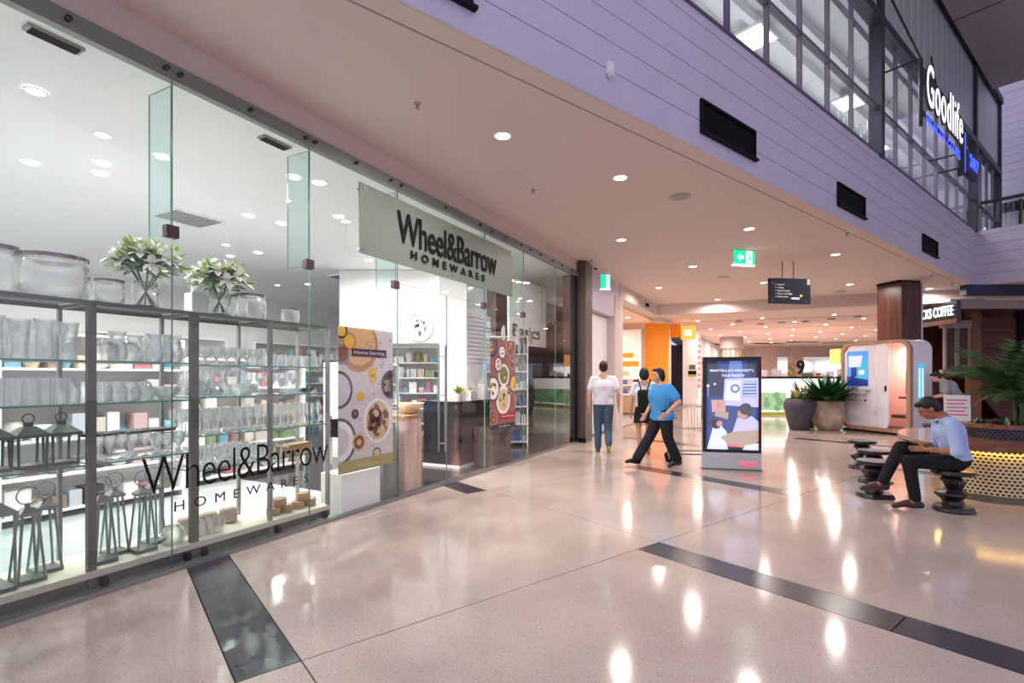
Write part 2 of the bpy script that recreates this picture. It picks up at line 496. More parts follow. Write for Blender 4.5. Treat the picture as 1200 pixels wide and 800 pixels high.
# ================================================================== BULKHEAD (clad in long boards) + return
bk = struct_root('wall_bulkhead', (0,0,0), TM)
UE=19.23
MB().box(-3,UE,3.215,3.45,4.03,5.50).build('backing','cladding_gap',bk)
MB().box(UE+.002,UE+.2,-14,3.215,4.03,5.50).build('backing','cladding_gap',bk)
zs=[4.0,4.32,4.59,4.86,5.13,5.40,5.53]
vents=[(.9,2.14),(5.21,6.46),(9.15,10.38),(13.9,15.12)]
VZ0,VZ1=4.2,4.56
cuts=sorted([x for v in vents for x in v])
for k in range(6):
    z0,z1=zs[k],zs[k+1]
    if z1<=VZ0 or z0>=VZ1:
        segs=[(-3,UE)]
    else: segs=None
    if segs: MB().box(-3,UE,3.19,3.216,z0+.004,z1-.004).build('cladding_board','cladding',bk)
    else:
        b=MB(); xs=[-3]+cuts+[UE]
        for q in range(0,len(xs),2): b.box(xs[q],xs[q+1],3.19,3.216,z0+.004,z1-.004)
        for v in vents:
            if z0+.004<VZ0: b.box(v[0],v[1],3.19,3.216,z0+.004,VZ0)
            if z1-.004>VZ1: b.box(v[0],v[1],3.19,3.216,VZ1,z1-.004)
        b.build('cladding_board','cladding',bk)
    MB().box(UE-.026,UE,-14,3.19,z0+.004,z1-.004).build('cladding_board','cladding',bk)
MB().box(-3,UE+.01,3.17,3.45,5.53,5.56).build('sill_cap','mullion_light',bk)
for i,(v0,v1) in enumerate(vents):
    t=thing('air_vent',['black rectangular air vent cut off by the top edge of the photo','largest whole black air vent in the lavender cladding','black air vent in the lavender cladding, the middle one of the three whole vents','smallest black air vent near the far corner of the lavender cladding'][i],'vent',M((v0+v1)/2,3.19,VZ0),TM,None)
    w=(v1-v0)/2
    MB().box(-w,w,.01,.024,0,.36).build('backing','black',t)
    f=MB(); f.box(-w,w,-.03,.02,.335,.36).box(-w,-w+.02,-.03,.02,0,.36).box(w-.02,w,-.03,.02,0,.36)
    f.build('frame','black',t)
    MB().box(-w,w+.03,-.05,.02,-.02,.01).build('lip','black',t)
    sl=MB(); sl.box(-w+.02,w-.02,-.016,-.01,0,.012)
    me=sl.mesh('slat',['black'])
    for q in range(6): inst(me,'slat',t,(0,0,.05+q*.045))
t=thing('motion_sensor','small white sensor box fixed to the lavender cladding','sensor',M(3.67,3.19,4.24),TM)
MB().box(-.035,.035,-.05,0,.02,.13).build('housing','white',t,bevel=.008)
MB().box(-.02,.02,-.07,-.01,-.01,.04).build('lens_head','white_gloss',t,bevel=.006)

# ================================================================== UPPER GLAZING (window_1)
wn = struct_root('window_1', (0,0,0), TM)
posts=[4.88-1.01,11.28,19.2,22.75]
mu=[4.88+1.01*k for k in range(0,6)]+[12.3,13.3,14.32,15.3,16.3,17.3,18.25]+[20.1,21.0,21.9]
mme=MB().box(-.016,.016,-.03,.04,5.56,7.95).mesh('mullion',['mullion_light'])
for u in mu: inst(mme,'mullion',wn,(u,3.24,0))
pme=MB().box(-.09,.09,-.09,.12,5.5,10.4).mesh('post',['mullion'])
for u in (3.4,11.25,19.2,22.75): inst(pme,'post',wn,(u,3.24,0))
allm=sorted(mu+[3.87,11.25,19.2,22.75])
for a,b in ((3.4,22.75),):
    MB().box(a,b,3.20,3.29,6.40,6.45).build('transom','mullion_light',wn)
    MB().box(a,b,3.14,3.34,7.95,8.12).build('beam','mullion',wn)
    MB().box(a,b,3.10,3.42,10.25,10.45).build('head_beam','mullion_black',wn)
for i in range(len(allm)-1):
    a,b=allm[i]+.03,allm[i+1]-.03
    MB().box(a,b,3.245,3.255,5.57,6.40).build('lower_pane','gym_pane',wn)
    MB().box(a,b,3.245,3.255,6.45,7.95).build('upper_pane','gym_pane',wn)
    m_=(a+b)/2
    for x0,x1 in ((a-.015,m_-.02),(m_+.02,b+.005)):
        MB().box(x0,x1,3.23,3.26,8.12,10.25).build('grey_panel','panel_grey',wn)
# gym room behind the glazing
gy = struct_root('wall_gym', (0,0,0), TM)
MB().box(2,UE+3.6,9,9.2,5.4,8.1).build('gym_back','shop_wall',gy)
MB().box(2,UE+3.6,3.3,9,5.3,5.5).build('gym_floor','shop_ceiling',gy)
MB().box(2,UE+3.6,3.5,9,7.93,8.1).build('gym_ceiling','shop_ceiling',gy)
rib=MB().box(2,UE+3.6,-.06,.06,7.75,7.93).mesh('ceiling_rib',['shop_ceiling'])
for v in (4.0,4.5,5.0,5.5,6.0,6.5,7.0,7.6): inst(rib,'ceiling_rib',gy,(0,v,0))
for i,(u,v) in enumerate(((6.2,5.2),(9.4,4.6),(10.0,6.4),(13.3,4.4),(14.0,6.2),(16.5,4.8),(18.0,6.6))):
    t=thing('gym_light',None or 'white square ceiling light panel behind the upper floor glazing','light',M(u,v,7.70),TM,'upper floor ceiling lights')
    MB().box(-.35,.35,-.25,.25,0,.05).build('light_frame','white',t)
    MB().box(-.31,.31,-.21,.21,-.01,0).build('diffuser','lens_cool',t)
    area('lamp',t,(0,0,-.03),.6,45,(.97,1,.95),shape='RECTANGLE',sy=.4)
t=thing('gym_pendant','large glowing round pendant light behind the first upper panes','light',M(7.6,6.2,7.0),TM)
MB().lathe([(.12,.3),(.38,.12),(.4,0),(.34,-.04)],24,0).build('shade','white_lit',t,smooth=True)
MB().cyl(0,0,.3,.93,.01,8).build('cord','black',t)
# atrium soffit and far upper wall
at_ = struct_root('ceiling_atrium', (0,0,0), TM)
MB().box(8,21,-9,3.1,10.12,10.5).build('soffit_panel','greige',at_)
MB().box(16.2,16.22,-9,3.1,10.11,10.12).build('soffit_joint','mullion_black',at_)
uw = struct_root('wall_upper', (0,0,0), TM)
for k in range(24):
    MB().box(24.1,24.13,-10,3.6,7.35+k*.27+.004,7.35+(k+1)*.27-.004).build('cladding_board','cladding',uw)
MB().box(24.13,24.3,-10,3.6,5.5,13.8).build('backing','cladding_gap',uw)
MB().box(23.95,24.3,-10,3.6,7.05,7.35).build('lintel','mullion_black',uw)
MB().box(24.1,24.13,-10,3.6,5.5,7.05).build('lower_wall','cladding',uw)
MB().box(UE,24.2,-10,3.19,5.3,5.5).build('deck','greige',uw)
# balustrade on the return bulkhead
bl = thing('balustrade','glass balustrade with dark handrail above the far lavender wall','railing',M(UE+.05,3.1,5.5),TM)
MB().box(-.03,.03,-11,0,.78,.86).build('handrail','mullion_black',bl)
MB().box(-.03,.03,-11,0,0,.05).build('base_rail','greige',bl)
for k in range(8): MB().box(-.008,.008,-1.36*(k+1)+.01,-1.36*k-.01,.05,.78).build('glass_panel','gym_pane',bl)
b=thing('balloon_cluster','cluster of blue and black balloons above the glass balustrade','balloons',M(21.2,1.9,6.0),TM)
for i,(x,y,z,mm) in enumerate(((0,0,.75,'balloon_blue'),(.1,-.25,.6,'balloon_blue'),(-.1,.28,.5,'balloon_black'))):
    mat('balloon_blue',srgb(20,130,215),.2); mat('balloon_black',srgb(14,14,20),.2)
    MB().lathe([(.001,-.24),(.03,-.21),(.12,-.1),(.17,.03),(.16,.12),(.1,.19),(.001,.22)],16,0,x,y,False).build('balloon',mm,b,loc=(0,0,z),smooth=True)
    MB().tube([(x,y,z-.24),(0,0,.1),(0,0,-.48)],.004,5).build('string','white',b)
t=thing('poster_stand','tall leaning print display stand behind the glass balustrade','display',M(21.2,2.5,5.5),TM)
MB().wall_prism([(-.3,0),(.3,0),(.1,1.2),(-.1,1.2)],0,.04).build('display_board','pot_grey',t)
MB().wall_prism([(-.2,.1),(.2,.1),(.08,1.1),(-.08,1.1)],-.012,0).build('print','leaf_light',t)
MB().box(-.02,.02,.0,.5,0,.04).build('foot','black',t)

# ---------------- lit gym sign
sg = thing('gym_sign','lit white script gym sign on dark frame hung before upper glazing','sign',M(11.35,2.6,6.2),TM)
GF=MB(); GF.tube([(0,.02,-.3),(0,.02,.9)],.03,6); GF.tube([(2.9,.02,-.3),(2.9,.02,.5)],.03,6)
GF.tube([(0,.02,-.02),(2.9,.02,-.02)],.03,6); GF.build('frame','mullion_black',sg)
for (p,q) in (((0,.02,.9),(-.5,.55,2.6)),((1.3,.02,.4),(3.1,.55,2.4)),((0,.02,.9),(0,.55,.9)),((2.9,.02,0),(2.9,.55,0))):
    MB().tube([p,q],.018,6).build('stay_rod','mullion_black',sg)
m1,w1,h1=text_mesh('Goodlife',2.75,.80,ext=.012,off=.05,space=1.04)
m1.materials.append(c('mullion_black')); inst(m1,'letter_backing',sg,(.02,-.03,.06))
letters('lettering','Goodlife','letter_lit',sg,.06,-.055,.10,2.66,.76,ext=.008,off=.0,space=1.08)
letters('lettering','HEALTH CLUBS','blue_lit',sg,.12,-.03,-.24,2.5,.19,ext=.008,off=-.01,space=1.1)
hs=thing('hours_sign','small blue lit 24/7 box sign beside the gym script sign','sign',M(14.45,2.6,6.0),TM)
MB().box(0,.08,-.02,.1,-.2,.75).build('blade','mullion_black',hs); MB().box(.02,.05,-.03,-.02,-.15,.7).build('blade_light','blue_lit',hs)
MB().box(.3,1.3,-.02,.1,-.05,.42).build('box','navy',hs)
letters('lettering','24/7','blue_lit',hs,.36,-.035,.06,.86,.28,ext=.015,off=.02)
MB().tube([(.8,.05,.2),(.8,.6,.2)],.02,6).build('bracket','mullion_black',hs)

# ================================================================== SHOPFRONT
A0=-3.4; AE=9.41
sf = struct_root('window_2', S(0,0), TS)
ZG=3.64
DO_L,DO_R=a_at(466),a_at(568.5)
seams=[A0,a_at(202),a_at(363),DO_L]
def pane(x0,x1,z0,z1,nm='glass_pane',y0=0,y1=.012,parent=sf):
    b=MB(); b.box(x0,x1,y0,y1,z0,z1)
    b.m=[1,1,0,1,0,1]
    return b.build(nm,['pane','glass_edge'],parent)
DT=2.54
for i in range(3): pane(seams[i]+.003,seams[i+1]-.003,.03,ZG+.03)
pane(DO_L+.003,DO_R-.003,DT+.01,ZG+.03,'transom_pane')
right=[DO_R,a_at(614),a_at(651),AE]
for i in range(3): pane(right[i]+.003,right[i+1]-.003,.03,ZG+.03)
# stabilising fins behind the joints
for px in (202,363,464.5,568,614,651):
    a=a_at(px)
    b=MB(); b.box(a-.006,a+.006,.014,.31,DT-.03,ZG-.03); b.m=[1,1,1,0,1,0]
    b.build('glass_fin',['fin_pane','glass_edge'],sf)
    MB().box(a-.045,a+.045,-.012,.05,DT-.06,DT+.03).build('patch_clamp','clamp',sf,bevel=.003)
MB().box(A0,AE,-.02,.05,ZG,3.76).build('head_rail','rail_grey',sf)
MB().box(A0,AE,-.02,.05,0,.03).build('sill_channel','steel',sf)
bolt=MB(); bolt.T=Matrix.Rotation(PI/2,4,'X'); bolt.cyl(0,0,0,.03,.018,12); bolt=bolt.mesh('bolt',['bolt'],True)
bz=3.70
for px in (77,192,208.5,291,356,367,415,456,468,520,561,575,591,609,620,632,646,657,668):
    inst(bolt,'bolt',sf,(a_at(px),-.02,bz))
# bulkhead band between the glass and the mall ceiling
wb = struct_root('wall_shopfront', S(0,0), TS)
MB().box(A0,AE+.45,.02,.35,3.76,4.0).build('upper_band','ceiling_white',wb)
# entrance doors
for nm,x0,x1 in (('left',DO_L+.01,(DO_L+DO_R)/2-.005),('right',(DO_L+DO_R)/2+.005,DO_R-.01)):
    d=struct_root('door_1' if nm=='left' else 'door_2', S(x0,0), TS)
    pane(0,x1-x0,.06,DT,'door_glass',parent=d)
    MB().box(0,x1-x0,-.008,.02,.01,.06).build('bottom_rail','steel',d)
    hx=(x1-x0-.10) if nm=='left' else .10
    for s_ in (-.05,.06):
        if nm=='right': continue
        h=MB(); h.tube([(hx,s_,.45),(hx,s_,1.86)],.014,10); h.build('pull_handle','steel',d,smooth=60)
    h=MB()
    if nm=='left':
        for z in (.56,1.20,1.72): h.tube([(hx,-.05,z),(hx,.06,z)],.009,8)
        h.build('handle_fixing','steel',d)
# door-threshold edge and dark mat inside
# ---------------- fascia sign
sgn=thing('shop_sign','sage green shopfront sign with raised black lettering over the entrance','sign',S(a_at(421,-.09),-.09,2.745),TS)
L=a_at(600,-.09)-a_at(421,-.09)
MB().box(0,L,-.008,.008,0,.74).build('board','sage',sgn)
for x in (.06,L/2,L-.06):
    for z in (.05,.69):
        b=MB(); b.T=Matrix.Translation((x,0,z))@Matrix.Rotation(PI/2,4,'X'); b.cyl(0,0,-.078,.02,.014,10); b.build('standoff','steel',sgn,smooth=60)
x0=a_at(465,-.1)-a_at(421,-.09); x1=a_at(581,-.1)-a_at(421,-.09)
letters('lettering','Wheel&Barrow','black',sgn,x0,-.02,.245,x1-x0,.365,ext=.008,off=.006,space=.95)
letters('lettering','HOMEWARES','black',sgn,x0+.24,-.02,.10,(x1-x0)*.74,.10,ext=.008,off=.02,space=1.9)
# ---------------- vinyl lettering on the glass
vx0,vx1=a_at(166),a_at(384)
vl=thing('glass_lettering','thin black shop name lettering stuck on the lower shop window','lettering',S(vx0,-.003,0),TS)
letters('lettering','Wheel&Barrow','black',vl,0,0,.60,vx1-vx0,.265,ext=.002,off=-.012,space=.9)
letters('lettering','HOMEWARES','black',vl,a_at(204)-vx0,0,.445,a_at(361)-a_at(204),.075,ext=.002,off=-.004,space=1.9)

# ================================================================== SHOP ROOM
sh = struct_root('wall_shop', S(0,0), TS)
SD=9.4
MB().box(A0-.3,AE+3,SD,SD+.1,0,3.72).build('back_wall','shop_wall',sh)
MB().box(A0-.35,A0-.25,0,SD,0,3.72).build('left_wall','shop_wall',sh)
MB().box(AE+2.9,AE+3,.3,SD,0,3.72).build('right_wall','shop_wall',sh)
MB().box(AE-1.0,AE+3,1.5,1.6,0,3.40).build('brown_reflection_panel','brown_clad',sh)  # added panel whose brown imitates the reflection in the right-hand glass
sfl = struct_root('floor_shop', S(0,0), TS)
MB().box(A0-.3,DO_L-.1,.03,SD,-.05,.004).build('tile_floor','shop_floor',sfl)
MB().box(DO_L-.1,AE+3,.03,SD,-.05,.003).build('entrance_floor','shop_mat',sfl)
scl = struct_root('ceiling_shop', S(0,0), TS)
MB().box(A0-.3,AE+3,.06,SD,3.70,3.8).build('plaster','shop_ceiling',scl)
# slot vents near the glass
for k,(px,py) in enumerate(((64,46),(322,167))):
    t=thing('slot_vent',['long slotted air grille in the shop ceiling nearest the left edge','long slotted air grille in the shop ceiling near the second glass fin'][k],'vent',(0,0,0),TS)
    p=at(px,py,3.69); t.location=p
    MB().box(-.15,.15,-.05,.05,-.012,.01).build('frame','steel',t)
    b=MB()
    for q in range(5): b.box(-.13,.13,-.04+q*.018,-.03+q*.018,-.02,-.012)
    b.build('slats','black',t,kind='stuff')
for k,(px,py) in enumerate(((222,256),(408,325))):
    t=thing('ceiling_grille',['square white return air grille in the shop ceiling above the flowers','small return air grille in the shop ceiling left of the green sign'][k],'vent',at(px,py,3.69),TS)
    MB().box(-.35,.35,-.3,.3,-.012,.01).build('frame','white',t)
    b=MB()
    for q in range(14): b.box(-.32+q*.046,-.30+q*.046,-.27,.27,-.02,-.012)
    b.build('slats','dark_steel',t,kind='stuff')
def downlight(loc,label,group,power,r=.075,lens='light_lens',col=(1,.90,.82),spread=150,nm='downlight'):
    t=thing(nm,label,'downlight',loc,0,group)
    MB().lathe([(r+.02,.0),(r+.02,-.006),(r,-.006),(r,.01)],18,0,0,0,False).build('trim','white',t)
    MB().cyl(0,0,-.004,.006,r,18).build('lens',lens,t)
    if power: area('lamp',t,(0,0,-.012),r*2,power,col,spread)
    return t
for i,(px,py) in enumerate(((42,107),(36,191),(118,204),(121,192),(292,253),(190,184),(345,208),(397,254),(303,296),(361,333),(433,305),(445,348),(330,262),(270,300))):
    p=at(px,py,3.695)
    downlight(p,'added round white downlight that lights the shop from its ceiling','shop ceiling downlights',34,.06,'lens_cool',(1,.985,.96),165)
# added rows of lamps that light the shop, deeper and further along its ceiling
for a in (-1.5,1.2,4.2,7.2):
    for cc in (1.6,4.4,7.0):
        downlight(S(a,cc,3.70),'added round white downlight that lights the shop from its ceiling','shop ceiling downlights',46,.06,'lens_cool',(1,.985,.96),170)

# ================================================================== DISPLAY SHELVES WITH GLASSWARE
BX=[-.865,-.19,.486,1.165,1.845,2.51]
C0,C1=.11,.56
shf=thing('display_shelving','long steel framed glass shelving unit just behind the shop window','shelving',S(0,0),TS)
for i,x in enumerate(BX):
    w=.03 if i in (2,3) else .014
    w=.024 if i==2 else w
    MB().box(x-w,x+w,C0-.02,C0+.02,.03,1.95).build('post','dark_steel' if i in (2,3) else 'steel',shf)
    MB().box(x-.012,x+.012,C1-.015,C1+.015,.03,1.95).build('post','steel',shf)
MB().box(BX[0],BX[5],C0-.02,C0+.02,1.93,1.96).build('top_rail','dark_steel',shf)
MB().box(BX[0],BX[5],C1-.015,C1+.015,1.93,1.96).build('top_rail','dark_steel',shf)
for x in BX: MB().box(x-.012,x+.012,C0,C1,1.93,1.955).build('cross_rail','dark_steel',shf)
for i in range(5):
    b=MB(); b.box(BX[i]+.015,BX[i+1]-.015,C0,C1,1.957,1.965); b.build('top_glass','shelf_pane',shf)
MB().box(BX[0],BX[5],C0-.03,C1+.02,.10,.145).build('deck','tan_pale' if 'tan_pale' in MATS else mat('tan_pale',srgb(205,198,178),.4),shf)
MB().box(BX[0],BX[5],C0-.01,C0+.01,.03,.10).build('kick_rail','dark_steel',shf)
for x in (-.1,.55,1.10,1.23,1.9,2.44):
    b=MB(); b.T=Matrix.Translation((x,C0-.03,.055))@Matrix.Rotation(PI/2,4,'Y'); b.cyl(0,0,-.015,.015,.035,14); b.build('castor','black',shf,smooth=50)
LV={0:[1.56,1.27,.86],1:[1.56,1.27,.86],2:[1.545,1.285,.975,.70],3:[1.545,1.285,.975,.70],4:None}
LV={-1:[1.56,1.27,.86],0:[1.56,1.27,.86],1:[1.56,1.27,.86],2:[1.545,1.285,.975,.70],3:[1.545,1.285,.975,.70]}
def bayx(b): return BX[b+1],BX[b+2]
for b_ in LV:
    x0,x1=bayx(b_)
    for z in LV[b_]:
        m=MB(); m.box(x0+.016,x1-.016,C0+.005,C1,z-.012,z); m.m=[0,0,1,1,1,1]
        m.build('glass_shelf',['shelf_pane','glass_edge'],shf)
# profiles (radius, height)
PROF={
 'tumbler':[(.030,0),(.032,.004),(.037,.11)],
 'highball':[(.030,0),(.031,.004),(.034,.17)],
 'hurricane':[(.045,0),(.046,.006),(.040,.06),(.055,.22),(.062,.25)],
 'tall_vase':[(.05,0),(.05,.01),(.045,.2),(.058,.26)],
 'wine_glass':[(.034,0),(.033,.004),(.006,.012),(.004,.08),(.012,.095),(.036,.13),(.038,.155),(.031,.20)],
 'goblet':[(.036,0),(.034,.005),(.009,.016),(.007,.05),(.013,.06),(.039,.085),(.043,.15)],
 'champagne':[(.03,0),(.029,.004),(.005,.012),(.004,.07),(.018,.10),(.023,.15),(.021,.21)],
 'decanter':[(.055,0),(.085,.02),(.09,.05),(.06,.09),(.022,.14),(.02,.19),(.03,.215)],
 'pitcher':[(.05,0),(.06,.02),(.066,.07),(.05,.14),(.045,.18),(.058,.21)],
 'bowl':[(.04,0),(.045,.008),(.09,.05),(.105,.10)],
 'jar':[(.055,0),(.07,.015),(.075,.08),(.055,.125),(.05,.14)],
 'cake_dome':[(.10,0),(.10,.01),(.10,.09),(.07,.135),(.012,.15),(.012,.17)],
}
GM={}
for k,p in PROF.items():
    b=MB(); b.lathe(p,16,0)
    # inner wall gives the ware its thickness
    b.lathe([(max(r-.003,.002),z+(.004 if i==0 else 0)) for i,(r,z) in enumerate(p) if i!=1 or len(p)<4],16,0)
    if k=='pitcher': b.tube([(.05,0,.18),(.10,0,.165),(.105,0,.11),(.062,0,.06)],.006,6,0)
    if k=='goblet':
        for q in range(8):
            t=q*PI/4; b.tube([(.040*math.cos(t),.040*math.sin(t),.085),(.044*math.cos(t+.6),.044*math.sin(t+.6),.145)],.002,4,0)
    GM[k]=b.mesh(k,['ware'],60)
bayname={-1:'half hidden leftmost end bay',0:'leftmost bay',1:'second bay from the left',2:'third bay from the left',3:'rightmost bay'}
def levname(b,i): return ['top shelf','second shelf','third shelf','fourth shelf'][i] if i>=0 else 'bottom deck'
words={'tumbler':'short clear tumbler','highball':'tall straight clear glass tumbler','hurricane':'tall flared clear glass vase','tall_vase':'tall clear cylinder glass vase','wine_glass':'clear stemmed wine glass','goblet':'cut glass goblet','champagne':'slim clear champagne flute','decanter':'wide clear glass decanter','pitcher':'clear glass water pitcher with handle','bowl':'round clear glass bowl','jar':'rounded clear glass jar','cake_dome':'domed clear glass cake cover'}
cats={'tumbler':'glass','highball':'glass','hurricane':'vase','tall_vase':'vase','wine_glass':'wine glass','goblet':'goblet','champagne':'glass','decanter':'decanter','pitcher':'pitcher','bowl':'bowl','jar':'jar','cake_dome':'cake cover'}
def fill(b_,lv,z,kinds,nx,ny,xa=0,xb=1,jit=.006,hs=1.0):
    x0,x1=bayx(b_); x0+=.03; x1-=.03; w=x1-x0; x0,x1=x0+w*xa,x0+w*xb
    for i in range(nx):
        for j in range(ny):
            k=kinds[(i if len(kinds)>1 else 0)%len(kinds)]
            R0=max(r for r,_ in PROF[k])
            x=x0+R0+(x1-x0-2*R0)*(i+.0)/max(nx-1,1)+RN.uniform(-jit,jit)
            y=C0+.03+R0+(C1-C0-.05-2*R0)*j/max(ny-1,1)+RN.uniform(-jit,jit)
            o=inst(GM[k],k,None,S(x,y,z+.001),RN.uniform(0,6))
            g='%s on the %s of the %s'%(words[k]+('es' if words[k].endswith('s') else 's'),levname(b_,lv),bayname[b_])
            tag(o,'%s on %s of the %s'%(words[k],levname(b_,lv),bayname[b_]),cats[k],g)
            if hs!=1: o.scale=(1,1,hs)
fill(0,0,1.56,['hurricane','tall_vase'],5,3)
fill(0,1,1.27,['highball'],6,3,.28,1)
fill(-1,0,1.56,['tall_vase'],3,2,.4,1)
fill(-1,1,1.27,['highball'],3,2,.5,1)
fill(1,0,1.56,['cake_dome','pitcher'],3,1,0,.55); fill(1,0,1.56,['pitcher'],3,2,.55,1)
fill(1,1,1.27,['jar'],4,2,0,.66); fill(1,1,1.27,['bowl'],2,2,.62,1)
fill(1,2,.86,['goblet'],3,1,.6,1)
fill(2,0,1.545,['goblet'],6,3,.1,1)
fill(2,1,1.285,['decanter'],3,2,0,.6); fill(2,1,1.285,['bowl'],2,2,.6,1)
fill(2,2,.975,['wine_glass'],7,4)
fill(2,3,.70,['goblet'],6,4)
fill(3,0,1.545,['tumbler'],7,3)
fill(3,1,1.285,['wine_glass'],3,3,0,.5)
fill(3,2,.975,['champagne'],7,3)
fill(3,3,.70,['tumbler'],3,3,0,.35)
fill(1,-1,.145,['jar'],2,1,.8,1)
fill(1,2,.86,['wine_glass'],5,1,0,.6)
fill(2,-1,.145,['jar'],3,1,0,.45)
# upright round platter, dark bowls, wooden trays, boxes
def wood_tray(x,y,z,rx,ry,h,lab,mt='board_wood',nm='wooden_tray'):
    t=MB(); t.lathe([(.8,0),(1,1),(.94,1),(.76,.3)],20,0,0,0,True,False)
    o=t.build(nm,mt,None,loc=S(x,y,z),rz=TS,smooth=50); o.scale=(rx,ry,h); tag(o,lab,'tray'); return o
x0,x1=bayx(3)
for k in range(4):
    b=MB(); b.prism([(-.2+.0,-.06),(.2,-.06),(.2,.06),(-.2,.06)],0,.018)
    o=b.build('serving_board','board_wood',None,loc=S(x0+.42,C0+.22,.702+k*.02),rz=TS+.06*k,bevel=.004)
    tag(o,'flat wooden serving board stacked on the fourth shelf of the rightmost bay','board','stacked serving boards')
for k,(x,zz) in enumerate(((.08,0),(.22,0),(.36,0),(.5,0),(.15,.075),(.42,.075))):
    b=MB(); b.lathe([(.055,0),(.06,.008),(.06,.065),(.057,.07)],18,0,0,0,True,False); b.cyl(0,0,.06,.066,.057,18)
    o=b.build('round_box','tan_wood',None,loc=S(x0+.06+x,C0+.14,.146+zz*.95),rz=0,smooth=50)
    tag(o,'round pale wooden box on the deck of the rightmost bay','box','round wooden boxes on the deck')
for k,x in enumerate((.36,.52)):
    b=MB(); b.lathe([(.04,0),(.05,.006),(.1,.045),(.094,.045),(.045,.012)],20,0)
    o=b.build('serving_bowl','black_gloss' if k else 'white_gloss',None,loc=S(x0+x,C0+.16,1.287),smooth=50)
    tag(o,['white shallow bowl on the second shelf of the rightmost bay','black shallow bowl on the second shelf of the rightmost bay'][k],'bowl')
x0,x1=bayx(2)
o=MB().lathe([(.01,0),(.11,.012),(.12,.02)],24,0).build('glass_platter','ware',None,loc=S(x0+.42,C0+.1,1.41),smooth=50)
o.rotation_euler=(math.radians(80),0,TS); tag(o,'large round glass platter standing upright on the third bay','platter')
for k,x in enumerate((.12,.3,.48)):
    o=MB().lathe([(.06,0),(.075,.01),(.07,.11),(.05,.13)],16,0,cap1=True).build('terracotta_jar','pot_cream',None,loc=S(x0+x,C0+.3,.146),smooth=50)
    tag(o,['tan pottery jar at the left of the third bay deck','tan pottery jar in the middle of the third bay deck','tan pottery jar at the right of the third bay deck'][k],'jar')
x0,x1=bayx(1)
for k,x in enumerate((.14,.33,.52)):
    t=thing('cake_stand',['wooden topped glass cake stand at the left of the second bay','wooden topped glass cake stand in the middle of the second bay','wooden topped glass cake stand at the right of the second bay'][k],'cake stand',S(x0+x,C0+.2,.861),TS)
    MB().lathe([(.05,0),(.04,.01),(.012,.03),(.012,.15),(.04,.17)],16,0).build('foot','ware',t,smooth=50)
    MB().cyl(0,0,.17,.188,.12,24).build('plate','board_dark' if 'board_dark' in MATS else mat('board_dark',srgb(84,62,52),.5,noise=.3),t,smooth=50)
# lanterns
def lantern(x,y,z,w,h,taper,ring,label,grp=None,dome=True,mt='steel'):
    t=thing('lantern',label,'lantern',S(x,y,z),TS,grp)
    a=w/2; tw=a*taper
    MB().box(-a,a,-a,a,0,.025).build('base','dark_steel',t,bevel=.003)
    for sx in (-1,1):
        for sy in (-1,1):
            MB().tube([(sx*(a-.008),sy*(a-.008),.02),(sx*(tw-.004),sy*(tw-.004),h)],.008,4).build('corner_post',mt,t)
    b=MB(); b.box(-tw-.012,tw+.012,-tw-.012,tw+.012,h,h+.018); b.build('collar',mt,t)
    r=MB(); q=tw+.01
    r.add([(-q,-q,h+.018),(q,-q,h+.018),(q,q,h+.018),(-q,q,h+.018),(-q*.35,-q*.35,h+.018+q*.6),(q*.35,-q*.35,h+.018+q*.6),(q*.35,q*.35,h+.018+q*.6),(-q*.35,q*.35,h+.018+q*.6)],[(0,1,5,4),(1,2,6,5),(2,3,7,6),(3,0,4,7),(4,5,6,7)])
    rf=r.build('roof','steel',t)
    MB().cyl(0,0,h+.018+q*.55,h+.018+q*.55+.03,q*.3,12).build('chimney',mt,t,smooth=50)
    zt=h+.018+q*.6+.02
    MB().tube([(ring*math.cos(k*PI/9),0,zt+ring+ring*math.sin(k*PI/9)) for k in range(18)],.004,6,close=True).build('ring_handle',mt,t,smooth=True)
    g=MB()
    for k in range(4):
        an=k*PI/2; g.T=Matrix.Rotation(an,4,'Z')
        g.add([(-a+.016,-a+.006,.025),(a-.016,-a+.006,.025),(tw-.01,-tw+.004,h),(-tw+.01,-tw+.004,h)],[(0,1,2,3)])
    g.build('glass_side','shelf_pane',t)
    return t
x0,_=bayx(0)
lantern(x0+.17,C0+.18,.146,.29,.46,.95,.05,'large square steel lantern on the deck of the leftmost bay')
for k,x in enumerate((.40,.53)):
    lantern(x0+x,C0+.15+.12*k,.146,.15,.42,.55,.055,['narrow tapered lantern with ring handle, left one in the leftmost bay','narrow tapered lantern with ring handle, right one in the leftmost bay'][k])
for k,x in enumerate((.12,.25,.38,.51)):
    lantern(bayx(1)[0]+x,C0+.13+.12*(k%2),.146,.14,.42,.55,.055,'narrow tapered lantern with ring handle, %s in the second bay'%['first from left','second from left','third from left','fourth from left'][k])
lantern(bayx(-1)[0]+.5,C0+.2,.146,.26,.44,.95,.05,'steel lantern cut off by the left edge of the photo')
for k,x in enumerate((.07,.24,.41,.58)):
    lantern(x0+x,C0+.17,.861,.15,.20,1.0,.03,'low lantern with silver roof, %s on the third shelf'%['first from left','second from left','third from left','fourth from left'][k],mt='dark_steel')
for k,x in enumerate((.45,.6)):
    lantern(bayx(-1)[0]+x,C0+.17,.861,.15,.20,1.0,.03,['low lantern with silver roof, partly outside the photo','low lantern with silver roof at the photo left edge'][k],mt='dark_steel')
t=thing('wire_rack','dark wire wine rack on the second shelf at the left edge','rack',S(x0+.07,C0+.15,1.272),TS)
for z in (0,.09,.18):
    MB().tube([(-.1,-.08,z+.006),(.1,-.08,z+.006),(.1,.08,z+.006),(-.1,.08,z+.006)],.005,6,close=True).build('hoop','black',t)
